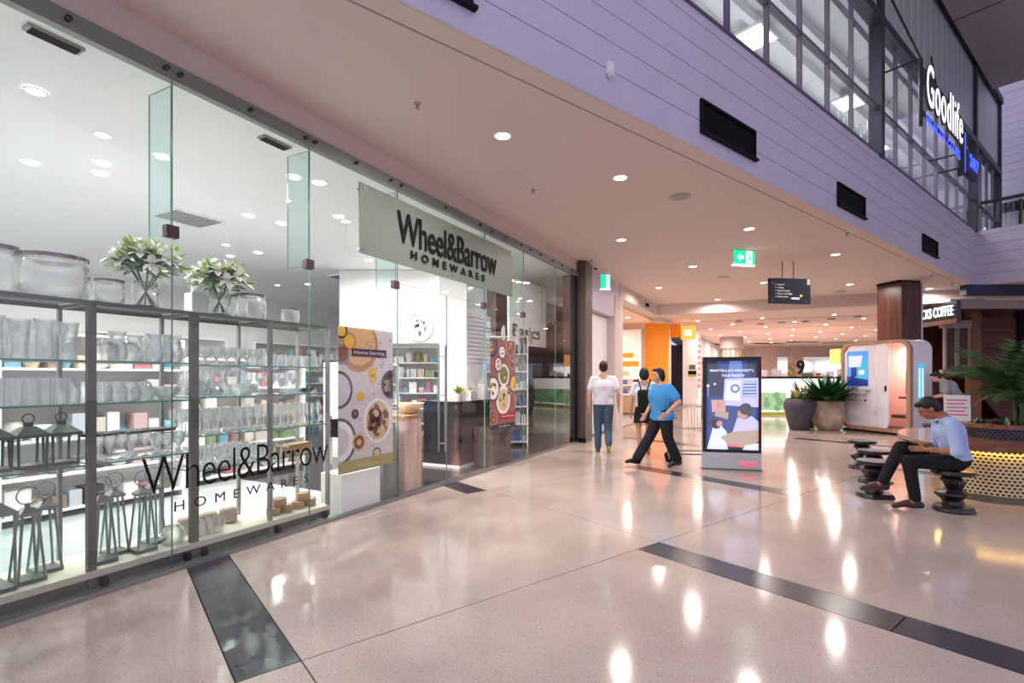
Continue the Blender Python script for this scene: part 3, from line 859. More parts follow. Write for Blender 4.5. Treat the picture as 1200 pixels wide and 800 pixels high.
for x in (-.1,-.03,.04,.1):
    MB().tube([(x,-.08,0),(x,-.08,.19)],.005,6).build('bar','black',t)
# big vases and bowls on top of the shelving
def rimbowl(a,y,r,h,lab,nm='glass_bowl'):
    t=thing(nm,lab,'bowl',S(a,y,1.966),0)
    MB().lathe([(r*.8,0),(r*.93,h*.06),(r*1.0,h*.4),(r*.98,h*.75),(r*.93,h),(r*.92,h),(r*.96,h*.75),(r*.98,h*.4),(r*.9,h*.08),(0.01,h*.03)],32,0).build('bowl','ware',t,smooth=True)
    MB().lathe([(r*.94,h*.96),(r*.955,h*.96),(r*.955,h*1.06),(r*.94,h*1.06),(r*.94,h*.96)],32,0,cap0=False).build('rim','silver_rim',t,smooth=50)
rimbowl(a_at(62,.33),.33,.20,.27,'very large clear glass bowl with silver rim on the left shelf top')
rimbowl(a_at(18,.36)-.05,.42,.10,.30,'tall clear glass jar behind the very large bowl on the shelf top')
rimbowl(a_at(128,.3),.3,.095,.17,'small clear glass bowl with silver rim left of the taller flowers')
rimbowl(a_at(293,.32),.32,.135,.22,'clear glass bowl with brown rim right of the second flower vase')
rimbowl(a_at(276,.46)-.02,.45,.11,.21,'clear glass bowl behind the one right of the second flowers')
rimbowl(a_at(340,.3),.3,.085,.145,'smallest clear glass bowl at the right of the shelf top')
bx=tag(MB().box(-.08,.08,-.06,.06,0,.20).build('gift_box','white',None,loc=S(a_at(235,.48)-.02,.49,1.966),rz=TS,bevel=.004),'plain white box behind the shorter flower vase on the shelf top','box')
def flowers(a,y,R,H,lab,seed):
    rn=random.Random(seed)
    t=thing('flower_vase',lab,'flowers',S(a,y,1.966),0)
    MB().lathe([(.085,0),(.09,.004),(.09,.20),(.088,.20),(.086,.012)],24,0).build('vase','ware',t,smooth=True)
    MB().cyl(0,0,.002,.022,.078,20).build('vase_base','black_gloss',t)
    s=MB()
    for k in range(14):
        an=rn.uniform(0,2*PI); s.tube([(.06*math.cos(an),.06*math.sin(an),.03),(-.02*math.cos(an),-.02*math.sin(an),.16),(-.10*math.cos(an),-.10*math.sin(an),.30)],.004,5)
    s.build('stems','stem',t,kind='stuff')
    lf=MB()
    def petal(mb,base,d,L,W,droop,m=0):
        d=Vector(d).normalized(); up=Vector((0,0,1)); sd=d.cross(up)
        if sd.length<.05: sd=Vector((1,0,0))
        sd.normalize(); n=sd.cross(d); P=Vector(base); vs=[]
        prof=((0,.15),(.35,1),(.7,.8),(1,.02))
        for tt,ww in prof:
            cpt=P+d*L*tt-up*droop*L*tt*tt+n*0
            vs += [cpt-sd*W*ww*.5+n*W*.12*ww, cpt, cpt+sd*W*ww*.5+n*W*.12*ww]
        fs=[]
        for q in range(3):
            fs += [(q*3,q*3+1,q*3+4,q*3+3),(q*3+1,q*3+2,q*3+5,q*3+4)]
        mb.add(vs,fs,m)
    for k in range(330):
        th=rn.uniform(0,2*PI); ph=rn.uniform(.1,1.5); rr=rn.uniform(.25,.8)*R
        b0=Vector((rr*math.sin(ph)*math.cos(th),rr*math.sin(ph)*math.sin(th),H+rr*.75*math.cos(ph)-.02))
        petal(lf,b0,(math.sin(ph+.2)*math.cos(th),math.sin(ph+.2)*math.sin(th),math.cos(ph)+.1),rn.uniform(.07,.13),rn.uniform(.025,.05),.3,1 if k%5==0 or ph<.5 else 0)
    lf.build('foliage',['leaf_dark','leaf_light'],t,kind='stuff')
    for k in range(20):
        th=k*2.4; ph=.2+1.35*(k/20)**.7; d=Vector((math.sin(ph)*math.cos(th),math.sin(ph)*math.sin(th),math.cos(ph)))
        b0=Vector((d.x*R*.85,d.y*R*.85,H+d.z*R*.80))
        fl=MB()
        side=d.orthogonal().normalized(); s2=d.cross(side)
        for q in range(6):
            an=q*PI/3; dd=(side*math.cos(an)+s2*math.sin(an))*.85+d*.65
            petal(fl,b0,dd,.10,.055,.25,0)
        fl.tube([b0,b0+d*.05],.004,4,1)
        fl.build('lily',['lily','leaf_light'],t)
    for k in range(14):
        th=k*2.1+.5; ph=rn.uniform(.4,1.5); d=Vector((math.sin(ph)*math.cos(th),math.sin(ph)*math.sin(th),math.cos(ph)*.9))
        fl=MB(); b0=Vector((0,0,H))+d*R*.8; fl.tube([b0,b0+d*.05,b0+d*.09,b0+d*.12],.01,6,0,rs=[.004,.012,.010,.002])
        fl.build('bud','leaf_light',t,smooth=True)
flowers(a_at(171,.3),.3,.25,.29,'taller bouquet of white lilies in glass vase on the shelf top',3)
flowers(a_at(257,.3),.3,.23,.27,'second bouquet of white lilies, nearer the shop sign, on shelf top',5)

# ================================================================== POSTERS ON THE SHOP GLASS
for n_,rgb in (('p_lilac',(214,204,206)),('p_wood',(196,140,96)),('p_wood2',(222,180,130)),('p_plum',(84,44,78)),('p_white',(238,234,230)),('p_grey',(150,140,152)),('p_olive',(170,158,100)),
               ('p_yellow',(232,188,70)),('p_brown',(140,80,46)),('p_darkbrown',(80,44,40)),('p_green',(120,128,74)),('p_terracotta',(150,92,80)),('p_navy',(52,44,70)),('p_slate',(96,88,104)),('p_beige',(214,186,150)),('p_red',(176,28,50))):
    mat(n_,srgb(*rgb),.5,noise=.10,nscale=30)
PM=['p_lilac','p_wood','p_wood2','p_plum','p_white','p_grey','p_olive','p_yellow','p_brown','p_darkbrown','p_green','p_terracotta','p_navy','p_slate','p_beige','p_red']
PI_={n:i for i,n in enumerate(PM)}
def clipd(mb,x,z,r,y,m,W,H,n=24,t=.0006,rx=None):
    rx=rx or r; poly=[(x+rx*math.cos(2*PI*i/n),z+r*math.sin(2*PI*i/n)) for i in range(n)]
    for (p,nn) in ((Vector((0,0)),Vector((1,0))),(Vector((W,0)),Vector((-1,0))),(Vector((0,0)),Vector((0,1))),(Vector((0,H)),Vector((0,-1)))):
        poly=clip(poly,p,nn)
        if len(poly)<3: return
    mb.wall_prism([tuple(q) for q in poly],y,y+t,PI_[m])
t=thing('poster','tall lilac food poster with plate of brown sauce inside left glass','poster',S(a_at(398),.02,.44),TS)
W,H=a_at(462)-a_at(398),1.53
MB().box(0,W,0,.004,0,H).build('sheet','p_lilac',t)
b=MB(); Z=-.0006
def cd(x,z,r,m,l=0,rx=None): clipd(b,x*W,z*H,r*W,Z-l*.0006,m,W,H,rx=None if rx is None else rx*W)
cd(.35,.88,.35,'p_wood'); cd(.35,.90,.30,'p_wood2',1)
for x,z,r,m1,m2 in ((.05,.97,.10,'p_darkbrown','p_yellow'),(.18,.90,.12,'p_wood','p_yellow'),(.06,.81,.13,'p_grey','p_brown')):
    cd(x,z,r,m1,2); cd(x,z,r*.72,m2,3)
cd(0,.57,.24,'p_slate'); cd(0,.57,.20,'p_lilac',1)
cd(0,.22,.30,'p_slate'); cd(0,.22,.26,'p_white',1); cd(0,.22,.18,'p_lilac',2)
cd(.96,.60,.20,'p_slate'); cd(.96,.60,.17,'p_darkbrown',1)
for q in range(22): cd(.96-.15*RN.random(),.55+.08*RN.random(),.02,['p_green','p_beige'][q%2],2)
cd(.70,.34,.30,'p_white',0,.27); cd(.70,.34,.26,'p_beige',1,.23)
for q in range(46):
    an=RN.uniform(0,6.28); rr=RN.random()**.5
    cd(.70+.17*rr*math.cos(an),.34+.11*rr*math.sin(an),.035+.02*RN.random(),['p_brown','p_terracotta','p_darkbrown','p_beige'][q%4],2+q%3)
for x,z,r in ((.60,.69,.07),(.60,.645,.06),(.38,.52,.06)): cd(x,z,r,'p_yellow',1,r*1.2)
cd(.28,.40,.065,'p_darkbrown',1); cd(.28,.405,.03,'p_slate',2)
cd(.35,.20,.12,'p_beige',1); cd(.35,.20,.09,'p_brown',2); cd(.35,.20,.04,'p_beige',3)
cd(.68,.10,.08,'p_slate',1); cd(.68,.10,.06,'p_beige',2)
for q in range(26): cd(.45+.5*RN.random(),.72+.26*RN.random(),.012,['p_slate','p_green'][q%2],1)
for q in range(20): cd(.1+.8*RN.random(),.15+.5*RN.random(),.012,['p_grey','p_beige'][q%2],1)
b.box(.22*W,.86*W,-.0045,-.003,.80*H,.855*H,PI_['p_plum'])
b.box(0,W,-.0045,-.003,0,.085*H,PI_['p_olive'])
b.build('printed_food',PM,t)
letters('lettering','Home Serving','p_white',t,.26*W,-.005,.812*H,.56*W,.045,ext=.0008)
letters('lettering','Wheel&Barrow','p_beige',t,.3*W,-.005,.022*H,.42*W,.05,ext=.0008)
t=thing('poster','brown food poster of bowls with navy foot beside the entrance right','poster',S(a_at(574),-.012,.62),TS)
W,H=a_at(603)-a_at(574),1.42
MB().box(0,W,0,.004,0,H).build('sheet','p_terracotta',t)
b=MB()
for x,z,r,m1,m2 in ((.05,.92,.22,'p_navy','p_slate'),(.45,.86,.14,'p_slate','p_white'),(.80,.93,.20,'p_grey','p_brown'),(.10,.45,.26,'p_slate','p_white'),(.52,.60,.22,'p_white','p_green'),(.86,.75,.15,'p_grey','p_terracotta'),(.95,.5,.2,'p_slate','p_yellow'),(.5,.32,.28,'p_white','p_beige'),(.1,.13,.16,'p_grey','p_brown'),(.3,.72,.16,'p_plum','p_lilac'),(.75,.42,.1,'p_lilac','p_slate')):
    cd(x,z,r,m1); cd(x,z,r*.78,m2,1)
    for q in range(9):
        an=RN.uniform(0,6.28); cd(x+r*.5*math.cos(an)*RN.random(),z+r*.2*math.sin(an),r*.13,['p_brown','p_yellow','p_green','p_beige'][q%4],2)
b.box(.35*W,W,-.0045,-.003,.10*H,.165*H,PI_['p_red']); b.box(0,W,-.0045,-.003,0,.05*H,PI_['p_navy'])
b.build('printed_food',PM,t)
letters('lettering','Home Serving','p_white',t,.42*W,-.005,.115*H,.5*W,.045,ext=.0008)
letters('lettering','Wheel&Barrow','p_beige',t,.3*W,-.005,.012*H,.45*W,.035,ext=.0008)

# ================================================================== PLINTHS AND GOODS BY THE ENTRANCE
tag(MB().box(0,a_at(446)-a_at(400),0,.3,0,.42).build('white_plinth','white',None,loc=S(a_at(400,.06),.06,.004),rz=TS),'low white plinth under the lilac food poster','plinth')
tag(MB().box(0,a_at(464)-a_at(449),0,.30,0,.90).build('grey_plinth','rail_grey',None,loc=S(a_at(449,.10),.10,.004),rz=TS),'grey green plinth between the lilac poster and the wood clad counter','plinth')
t=thing('wood_counter','narrow pale pink timber clad counter standing just inside the entrance','counter',S(a_at(474,.05),.05,.004),TS)
cw=a_at(494,.05)-a_at(474,.05)
for q in range(4): MB().box(q*cw/4+.002,(q+1)*cw/4-.002,0,.02,0,.93).build('timber_board','pink_wood',t)
for q in range(4): MB().box(0,.02,.02+q*.10,.118+q*.10,0,.93).build('timber_board','pink_wood',t)
MB().box(.02,cw,.02,.42,0,.93).build('body','pink_wood',t)
MB().box(-.01,cw+.01,-.01,.43,.93,.965).build('top','board_wood',t)
t=thing('shallow_bowl','wide pale bowl on the timber clad counter by the entrance','bowl',S(a_at(474,.25)+.12,.26,.97),0)
MB().lathe([(.05,0),(.08,.01),(.19,.14),(.18,.14),(.07,.02)],24,0).build('bowl','p_beige',t,smooth=True)
t=thing('display_cube','dark cube plinth inside the entrance behind the glass door','plinth',S(a_at(574,.5)-.95,.5,.003),TS)
MB().box(0,.95,0,.7,0,1.02).build('body','mullion_black',t)
MB().box(-.02,.97,-.02,.72,1.02,1.05).build('top','black_gloss',t)
MB().box(-.01,.96,-.01,.71,0,.04).build('kick','white',t)
tag(MB().box(0,.6,0,.36,0,.62).build('low_plinth','brown_clad',None,loc=S(a_at(578,.08),.08,.003),rz=TS),'dark brown low plinth under the brown food poster','plinth')
tp=thing('potted_plant','small green potted plant on the dark cube plinth','plant',S(a_at(574,.5)-.6,.75,1.053),0)
MB().lathe([(.06,0),(.08,.12),(.075,.12),(.06,.02)],16,0).build('pot','white',tp,smooth=50)
b=MB()
for k in range(60):
    th=RN.uniform(0,6.28); e=RN.uniform(.3,1.4); d=Vector((math.cos(th)*math.cos(e),math.sin(th)*math.cos(e),math.sin(e))); L=RN.uniform(.1,.2); sd=d.cross(Vector((0,0,1))).normalized()*.018
    p0=Vector((0,0,.11)); b.add([p0,p0+d*L*.5+sd,p0+d*L,p0+d*L*.5-sd],[(0,1,2,3)])
b.build('foliage','leaf_light',tp,kind='stuff')
for k in range(3):
    o=MB().box(-.09,.09,-.07,.07,0,.16+.05*k).build('gift_box',['white','p_beige','p_lilac'][k],None,loc=S(a_at(574,.5)-.35+.22*(k-1)*.9+.1,.62+.2*(k%2),1.053),rz=TS+.2*k,bevel=.003)
    tag(o,['small white box on the dark cube plinth','beige box on the dark cube plinth','tallest lilac box on the dark cube plinth'][k],'box')
# stack of round baskets
for k in range(4):
    r=.24-.02*k
    o=MB().lathe([(r*.7,0),(r,.10),(r,.12),(r*.94,.12),(r*.66,.02)],24,0).build('round_basket',['tan_wood','p_green','board_wood','tan_wood'][k],None,loc=S(a_at(536,1.0)-.2,1.5,.004+.105*k),smooth=50)
    o.rotation_euler=(.0,0,0); tag(o,'round woven basket, %s of the stack by the dark cube'%['lowest','second from the bottom','third from the bottom','topmost'][k],'basket','stacked round baskets')
for k,(px,y_) in enumerate(((589,391),(606,391),(621,395))):
    c_=.35; a=a_at(px,c_); Y=S(a,c_).y
    b=MB(); b.T=Matrix.Rotation(PI/2,4,'X'); b.lathe([(.02,0),(.10,.005),(.15,.022),(.155,.02),(.10,-.004)],24,0)
    o=b.build('hanging_plate',['white','p_lilac','p_grey'][k],None,loc=S(a,c_,EYE+(441-y_)/600*Y),rz=TS+.3,smooth=50)
    tag(o,'round plate hung above the brown poster, %s of three'%['leftmost','middle','rightmost'][k],'plate')
# ================================================================== SHOP FURNITURE
tones=[mat('t%d'%i,srgb(*q),.5) for i,q in enumerate(((110,160,180),(232,230,226),(170,110,108),(86,100,150),(206,186,156),(200,170,170),(130,150,112),(50,50,56),(230,228,224),(200,196,190),(140,120,104),(190,196,206)))]
TN=['teal','cream','dusty red','blue','tan','pink','olive','black','white','grey','brown','pale blue']
ORD=['lowest','second','third','fourth','fifth','sixth']
def gondola(a,cc,w,h,nsh,lab,seed,kinds='books',rz=0,base=None):
    rn=random.Random(seed)
    base=base or S(a,cc,.004)
    t=thing('shelf_unit',lab,'shelf',base,TS+rz)
    MB().box(-w/2,-w/2+.03,-.2,.2,0,h).build('side_panel','white',t); MB().box(w/2-.03,w/2,-.2,.2,0,h).build('side_panel','white',t)
    MB().box(-w/2,w/2,.18,.2,0,h).build('back_panel','shop_wall',t)
    sm=MB().box(-w/2+.03,w/2-.03,-.2,.18,-.012,.012).mesh('shelf',['white'])
    R_=Matrix.Rotation(TS+rz,4,'Z'); lab=lab.replace('white shelf ','shelf ')
    for k in range(nsh+1):
        z=.08+(h-.1)*k/nsh; inst(sm,'shelf',t,(0,0,z))
        if k==nsh: continue
        x=-w/2+.06; gap=(h-.1)/nsh
        while x<w/2-.1:
            ww=rn.uniform(.09,.20); hh=min(gap-.06,rn.uniform(.10,.26)); q=rn.random()
            ti=rn.randrange(len(tones)); mt=tones[ti]; cn=TN[ti]; ww=min(ww,w/2-.05-x)
            if q<.45:
                key=('bx',round(ww,1),round(hh,1),mt.name)
                o=inst(MB().box(0,ww,0,.2,0,hh).mesh('box',[mt]),'boxed_homeware',None,base+R_@Vector((x,-.17,z+.013)),TS+rz)
                tag(o,'%s box, %s tier of %s'%(cn,ORD[k],lab),'box','boxes on the %s'%lab)
            elif q<.75:
                r=ww/2; o=inst(MB().lathe([(r*.6,0),(r,hh*.3),(r*.9,hh*.8),(r*.6,hh)],10,0,cap1=True).mesh('jar',[mt],50),'storage_jar',None,base+R_@Vector((x+r,-.08,z+.013)))
                tag(o,'%s jar, %s tier of %s'%(cn,ORD[k],lab),'jar','jars on the %s'%lab)
            else:
                r=min(ww*.5,hh/2,.11); b=MB(); b.T=Matrix.Translation((0,0,r))@Matrix.Rotation(PI/2-.2,4,'X'); b.cyl(0,0,0,.015,r,18)
                o=inst(b.mesh('plate',[mt],50),'plate',None,base+R_@Vector((x+r,-.04,z+.016)),TS+rz); ww=2*r
                tag(o,'%s plate, %s tier of %s'%(cn,ORD[k],lab),'plate','plates on the %s'%lab)
            x+=ww+.02
gondola(-1.4,3.2,2.4,1.7,4,'white shelf seen through the leftmost display bays',1)
gondola(1.6,2.7,1.7,1.9,5,'white shelf behind the second display bay',2)
gondola(3.6,3.0,1.8,1.7,4,'white shelf behind the rightmost display bays',3)
gondola(6.2,3.2,1.6,1.7,4,'white shelf behind the lilac poster',4)
gondola(1.5,8.9,3.0,2.4,6,'back wall shelf behind the flowers',7)
gondola(5.5,8.9,3.0,2.4,6,'back wall shelf left of the white column',8)
gondola(9.3,8.9,3.0,2.4,6,'back wall shelf behind the entrance',9)
sc_=struct_root('trim_1',(0,0,0),TS)
q=at_d(543,9.6); MB().box(-.35,.35,-.3,.3,0,3.70).build('shop_column','shop_wall',sc_,loc=(sc_.matrix_world.inverted()@Vector((0,0,0))))
sc_.location=(q.x,q.y,.003)
bm_=MB().box(-.42,.42,-.34,-.325,0,.055).mesh('slat',['white_gloss'])
for k in range(12): inst(bm_,'slat',sc_,(0,0,1.7+k*.075))
# table with boards and plants seen above the counter
t=thing('display_table','white display table with dark shelf seen behind the timber counter','table',S(a_at(500,1.2)-.1,2.3,.004),TS)
MB().box(-.7,.7,-.35,.35,.80,.85).build('tabletop','white',t); MB().box(-.66,.66,-.3,.3,.45,.74).build('dark_drawer','black',t)
for x in (-.66,.62):
    for y in (-.33,.29): MB().box(x,x+.04,y,y+.04,0,.80).build('leg','white',t)
tb=S(a_at(500,1.2)-.1,2.3,.856); RS=Matrix.Rotation(TS,4,'Z')
for k in range(5):
    b=MB(); b.prism([(-.11,0),(.11,0),(.11,.3),(.03,.34),(.03,.44),(-.03,.44),(-.03,.34),(-.11,.3)],0,.018); 
    o=b.build('chopping_board','board_wood',None,loc=tb+RS@Vector((-.45+.035*k,.1,.0)),smooth=False); o.rotation_euler=(math.radians(90),0,TS+PI/2+.15); tag(o,'wooden chopping board standing in the row on the white display table','board','row of standing chopping boards')
for k,(x,y,s_) in enumerate(((-.52,-.1,1.0),(-.15,.15,.8))):
    tp=thing('herb_pot',['leafy herb pot at the left of the chopping boards','leafy herb pot at the right of the chopping boards'][k],'plant',tb+RS@Vector((x,y,0)))
    MB().lathe([(.05,0),(.065,.11),(.06,.11),(.05,.02)],14,0).build('pot','white',tp,smooth=50)
    b=MB()
    for _ in range(50):
        th=RN.uniform(0,6.28); e=RN.uniform(.2,1.5); d=Vector((math.cos(th)*math.cos(e),math.sin(th)*math.cos(e),math.sin(e))); L=RN.uniform(.1,.22)*s_; sd=d.cross(Vector((0,0,1))).normalized()*.03
        p0=Vector((0,0,.11)); b.add([p0,p0+d*L*.5+sd,p0+d*L,p0+d*L*.5-sd],[(0,1,2,3)])
    b.build('foliage','leaf' if k else 'leaf_light',tp,kind='stuff')
for k in range(6):
    r=.13-.01*k
    o=MB().lathe([(r*.5,0),(r,.05),(r*.95,.05),(r*.45,.01)],18,0).build('serving_bowl',['white','tan_wood','white_gloss','p_beige','p_grey','white'][k],None,loc=tb+RS@Vector((.12+.26*(k%2),-.2+.17*(k//2),0)),smooth=50)
    tag(o,'serving bowl set out on the white display table','bowl','serving bowls on the display table')
# wall disc print and shop department lettering
q=at_d(491,10.6,EYE+(441-384)/600*10.6)
t=thing('wall_disc','round white wall disc printed with a dark leafy motif','wall art',q,TS*.0)
b=MB(); b.disc(0,0,.30,0,0,32,.02); b.build('disc','white',t)
b=MB()
for k in range(9): b.disc(RN.uniform(-.13,.13),RN.uniform(-.15,.15),RN.uniform(.02,.07),-.003,0,8,.003,rx=RN.uniform(.01,.05))
b.tube([(.29*math.cos(x*PI/12),-.004,.29*math.sin(x*PI/12)) for x in range(24)],.005,5,close=True)
b.build('printed_motif','dark_steel',t)
hd=struct_root('trim_2',(0,0,0),0)
q=at_d(470,10.8); MB().box(-1.6,1.15,0,.15,2.15,3.69).build('bulkhead_wall','shop_wall',hd,loc=(q.x+.3,q.y,0))
q=at_d(500,11.4); gondola(0,0,1.9,2.1,6,'tall shelf behind the door handle',21,rz=-TS,base=Vector((q.x,q.y,.004)))
q=at_d(583,10.9); gondola(0,0,1.3,2.3,6,'tall shelf right of the white column',22,rz=-TS,base=Vector((q.x,q.y,.004)))

t=thing('department_sign','dark Basics lettering on a white panel seen through the right glass','sign',S(0,0,0),TS)
aa=a_at(597,.9); ab=a_at(640,.9)
t.location=S(aa,.9,0)
MB().box(0,ab-aa,.0,.05,2.12,3.5).build('panel','shop_wall',t)
letters('lettering','Basics','dark_steel',t,.12,-.012,2.28,(ab-aa)*.72,.26,ext=.01,off=.005)

# ================================================================== LEFT WALL BEYOND THE SHOP
wl=struct_root('wall_left',S(0,0),TS)
MB().box(9.41,9.86,-.18,.35,0,3.97).build('brown_pier','brown_clad',wl)
MB().box(9.41,9.43,-.185,.35,.0,.10).build('pier_kick','black',wl)
MB().box(9.20,9.41,.0,.06,0,3.64).build('dark_end_panel','mullion_black',wl)
MB().box(9.86,12.55,-.02,.25,3.05,4.0).build('lilac_band','cladding',wl)
MB().box(9.86,10.1,0,.25,0,3.05).build('jamb','white',wl)
MB().box(12.1,12.85,-.04,.25,0,3.62).build('pink_jamb','ceiling_white',wl)
MB().box(10.1,12.1,.22,.30,0,3.05).build('recess_back','white',wl)
MB().box(12.55,24.4,-.04,.35,3.62,4.0).build('fascia','ceiling_white',wl)
MB().box(17.95,24.4,-.04,.35,3.5,3.66).build('fascia_low','ceiling_white',wl)
dr=struct_root('door_3',S(10.15,.16),TS)
MB().box(0,1.9,0,.05,.02,3.0).build('door_leaf','white',dr)
MB().box(1.72,1.76,-.05,0,.95,1.15).build('door_handle','steel',dr)
for k,a in enumerate((15.6,19.2,22.6)):
    p=S(a,-.05,3.78 if k==0 else 3.8)
    t=thing('wall_spot',['small black spotlight fixed above the optical shop opening','small dark spotlight on the fascia beyond the orange pier','farthest small dark spotlight on the left fascia'][k],'light',p,TS)
    MB().box(-.12,.12,-.07,0,-.05,.05).build('housing','black',t,bevel=.01); MB().box(-.02,.02,0,.02,-.03,.03).build('bracket','black',t)
# optical shop
op=struct_root('wall_optical',S(0,0),TS)
MB().box(12.3,24.4,4.5,4.6,0,3.6).build('back_wall','white',op)
MB().box(21.5,21.6,.3,4.5,0,3.6).build('side_wall','white',op)
MB().box(12.3,24.4,.36,4.5,3.55,3.62).build('ceiling_panel','peach_ceiling' if 'peach_ceiling' in MATS else mat('peach_ceiling',srgb(250,214,190),.7),op)
MB().box(19.2,19.5,-.02,.85,0,3.62).build('orange_pier','orange',op)
MB().box(12.85,13.0,0,.12,0,2.6).build('white_pier','white',op)
t=thing('projecting_sign','small orange sign box projecting from the orange pier','sign',S(19.6,-.04,3.0),TS)
MB().box(0,.12,-.42,0,0,.5).build('orange_half','orange',t); MB().box(0,.12,-.95,-.42,-.1,.42).build('lit_half','orange_lit',t)
MB().box(-.012,0,-.80,-.55,.05,.26).build('white_mark','letter_lit',t)
for k,(x,z,w,h) in enumerate(((.1,2.55,.9,.18),(-.9,2.15,.8,.22),(.0,2.05,1.3,.24),(-.8,1.7,.9,.2))):
    pass
t=thing('wall_graphic','orange striped wall graphic inside the optical shop','wall art',S(18.8,2.4,0),TS)
MB().box(0,.06,-1.5,1.6,0,3.3).build('panel','white',t)
for (y0,y1,z0,z1,m_) in ((-1.2,-.3,2.2,2.38,'orange'),(-.2,.9,1.85,2.0,'orange'),(-1.4,-.1,1.85,2.05,'orange'),(.1,1.0,1.55,1.7,'p_beige'),(-1.0,-.4,1.5,1.66,'p_beige')):
    MB().box(-.012,0,y0,y1,z0,z1).build('orange_block',m_,t)
for z in (.3,.7,1.1): MB().box(-.3,0,-1.3,1.5,z,z+.03).build('display_ledge','white',t)
for k in range(12):
    o=MB().box(-.02,.02,-.1,.1,0,.2).build('eyewear_card',tones[[7,5,3,0,2,11][k%6]],None,loc=S(18.6,1.05+.22*(k%6)*1.0,(.735 if k<6 else 1.135)),rz=TS)
    tag(o,'%s card, %s place on the %s ledge of the optical shop'%(['white','red','brown','grey','cream','pale'][k%6],['first','second','third','fourth','fifth','sixth'][k%6],['lower','upper'][k//6]),'card','display cards in the optical shop')
t=thing('store_cabinet','low wooden display cabinet in the optical shop opening','cabinet',S(17.8,1.6,.0),TS)
MB().box(0,.4,-.8,1.0,.1,.75).build('body','tan_wood',t); MB().box(-.02,.42,-.84,1.04,.75,.79).build('top','white',t); MB().box(.02,.38,-.8,1.0,0,.1).build('kick','dark_steel',t)
for i,(a,cc) in enumerate(((14.2,.8),(15.4,1.4),(16.8,.9),(17.6,2.2),(14.5,2.6))):
    t=downlight(S(a,cc,3.55),'warm downlight in the optical shop ceiling','optical shop downlights',38,.08,'light_lens',(1,.80,.66),170)
MB().box(12.3,24.4,.1,4.5,-.05,.004).build('optical_floor','shop_floor',op)
# white pier with pink lettering, further on
pr=thing('white_pier','tall white pier with pink vertical lettering beyond the orange shop','pier',S(24.5,-.35,0),TS)
MB().box(0,1.6,0,.65,0,3.64).build('shaft','white',pr)
for k in range(9): MB().box(.35,1.2,-.008,0,.9+k*.28,1.08+k*.28).build('pink_letter','pink_print',pr)
MB().box(.1,.25,-.006,0,.4,3.5).build('pink_edge','pink_print',pr)
t=thing('sale_poster','small black white and lime poster on the white pier','poster',S(24.48,-.14,1.45),TS)
MB().box(0,.015,-.2,.18,0,.6).build('sheet','white',t)
MB().box(-.004,0,-.2,.18,.0,.10).build('lime_band','yellow_green',t); MB().box(-.004,0,-.2,.18,.10,.28).build('black_band','black',t)
MB().box(-.004,0,-.15,.13,.34,.56).build('grey_print','dark_steel',t)
MB().box(26.3,46,.1,.3,0,3.62).build('far_left_wall','white',wl)

# exit signs
def exit_sign(loc,rz,w,h,lab,arrow=True):
    t=thing('exit_sign',lab,'exit sign',loc,rz)
    MB().box(-w/2,w/2,-.03,.03,-h,0).build('housing','white',t)
    MB().box(-w/2+.005,w/2-.005,-.036,-.03,-h+.025,-.01).build('green_face','green_lit',t)
    MB().box(-w/2,w/2,-.04,.04,-h-.02,-h).build('light_bar','white_lit',t)
    MB().box(w*.08,w*.36,-.042,-.036,-h+.03,-.015).build('door_mark','white_lit',t)
    b=MB(); b.disc(w*.24,-h*.28,h*.07,-.046,0,10,.004)
    b.wall_prism([(w*.18,-h*.40),(w*.26,-h*.38),(w*.28,-h*.62),(w*.20,-h*.62)],-.046,-.042)
    b.wall_prism([(w*.20,-h*.60),(w*.25,-h*.60),(w*.15,-h*.88),(w*.11,-h*.86)],-.046,-.042)
    b.wall_prism([(w*.24,-h*.60),(w*.28,-h*.60),(w*.33,-h*.84),(w*.29,-h*.86)],-.046,-.042)
    b.build('running_figure','green_lit',t)
    if arrow: MB().wall_prism([(-w*.34,-h*.5),(-w*.2,-h*.22),(-w*.2,-h*.4),(-w*.04,-h*.4),(-w*.04,-h*.6),(-w*.2,-h*.6),(-w*.2,-h*.78)],-.042,-.036).build('arrow','white_lit',t)
    return t
e=at(871,297,3.93); exit_sign((e.x,e.y,3.99),.25,.5,.29,'green and white exit sign hanging from the mall ceiling, arrow left')
e=S(10.5,-.28,3.86); t=exit_sign((e.x,e.y,e.z),TS-1.0,.24,.34,'green exit sign projecting beside the dark brown pier',False)
MB().box(-.02,.02,-.02,.02,0,.14).build('stem','white',t)
# directory sign
e=at_d(925,11.3); 
t=thing('directory_sign','black hanging directory sign with small white text lines','sign',(e.x,e.y,3.05),.14)
w=.99; h=.50
MB().box(-w/2,w/2,-.03,.03,0,h+.06).build('panel','black_gloss',t,bevel=.005)
for x in (-.17,.10): MB().tube([(x,0,h+.06),(x,0,.945)],.010,8).build('hanger_rod','bolt',t)
for k,(s_,ww) in enumerate((('Level 1',.17),('Lifts',.15),('Food Court',.30),('Taxis / Car Park',.36),('Restrooms',.26))):
    letters('lettering','> '+s_,'white_lit' if 0 else 'white',t,-w/2+.13,-.034,.40-k*.066,ww+.05,.038,ext=.002)
MB().box(.02,.22,-.034,-.03,.10,.14).build('symbol_row','cladding',t); b=MB(); b.disc(.26,.18,.03,-.034,0,12,.004); b.build('symbol','yellow_green',t)
MB().box(.40,.47,-.045,-.03,.42,.55).build('corner_plate','steel',t)
for (x,z) in ((-.42,.45),(-.42,.06),(.38,.06),(.38,.45)):
    b=MB(); b.disc(x,z,.012,-.036,0,10,.006); b.build('screw','steel',t)

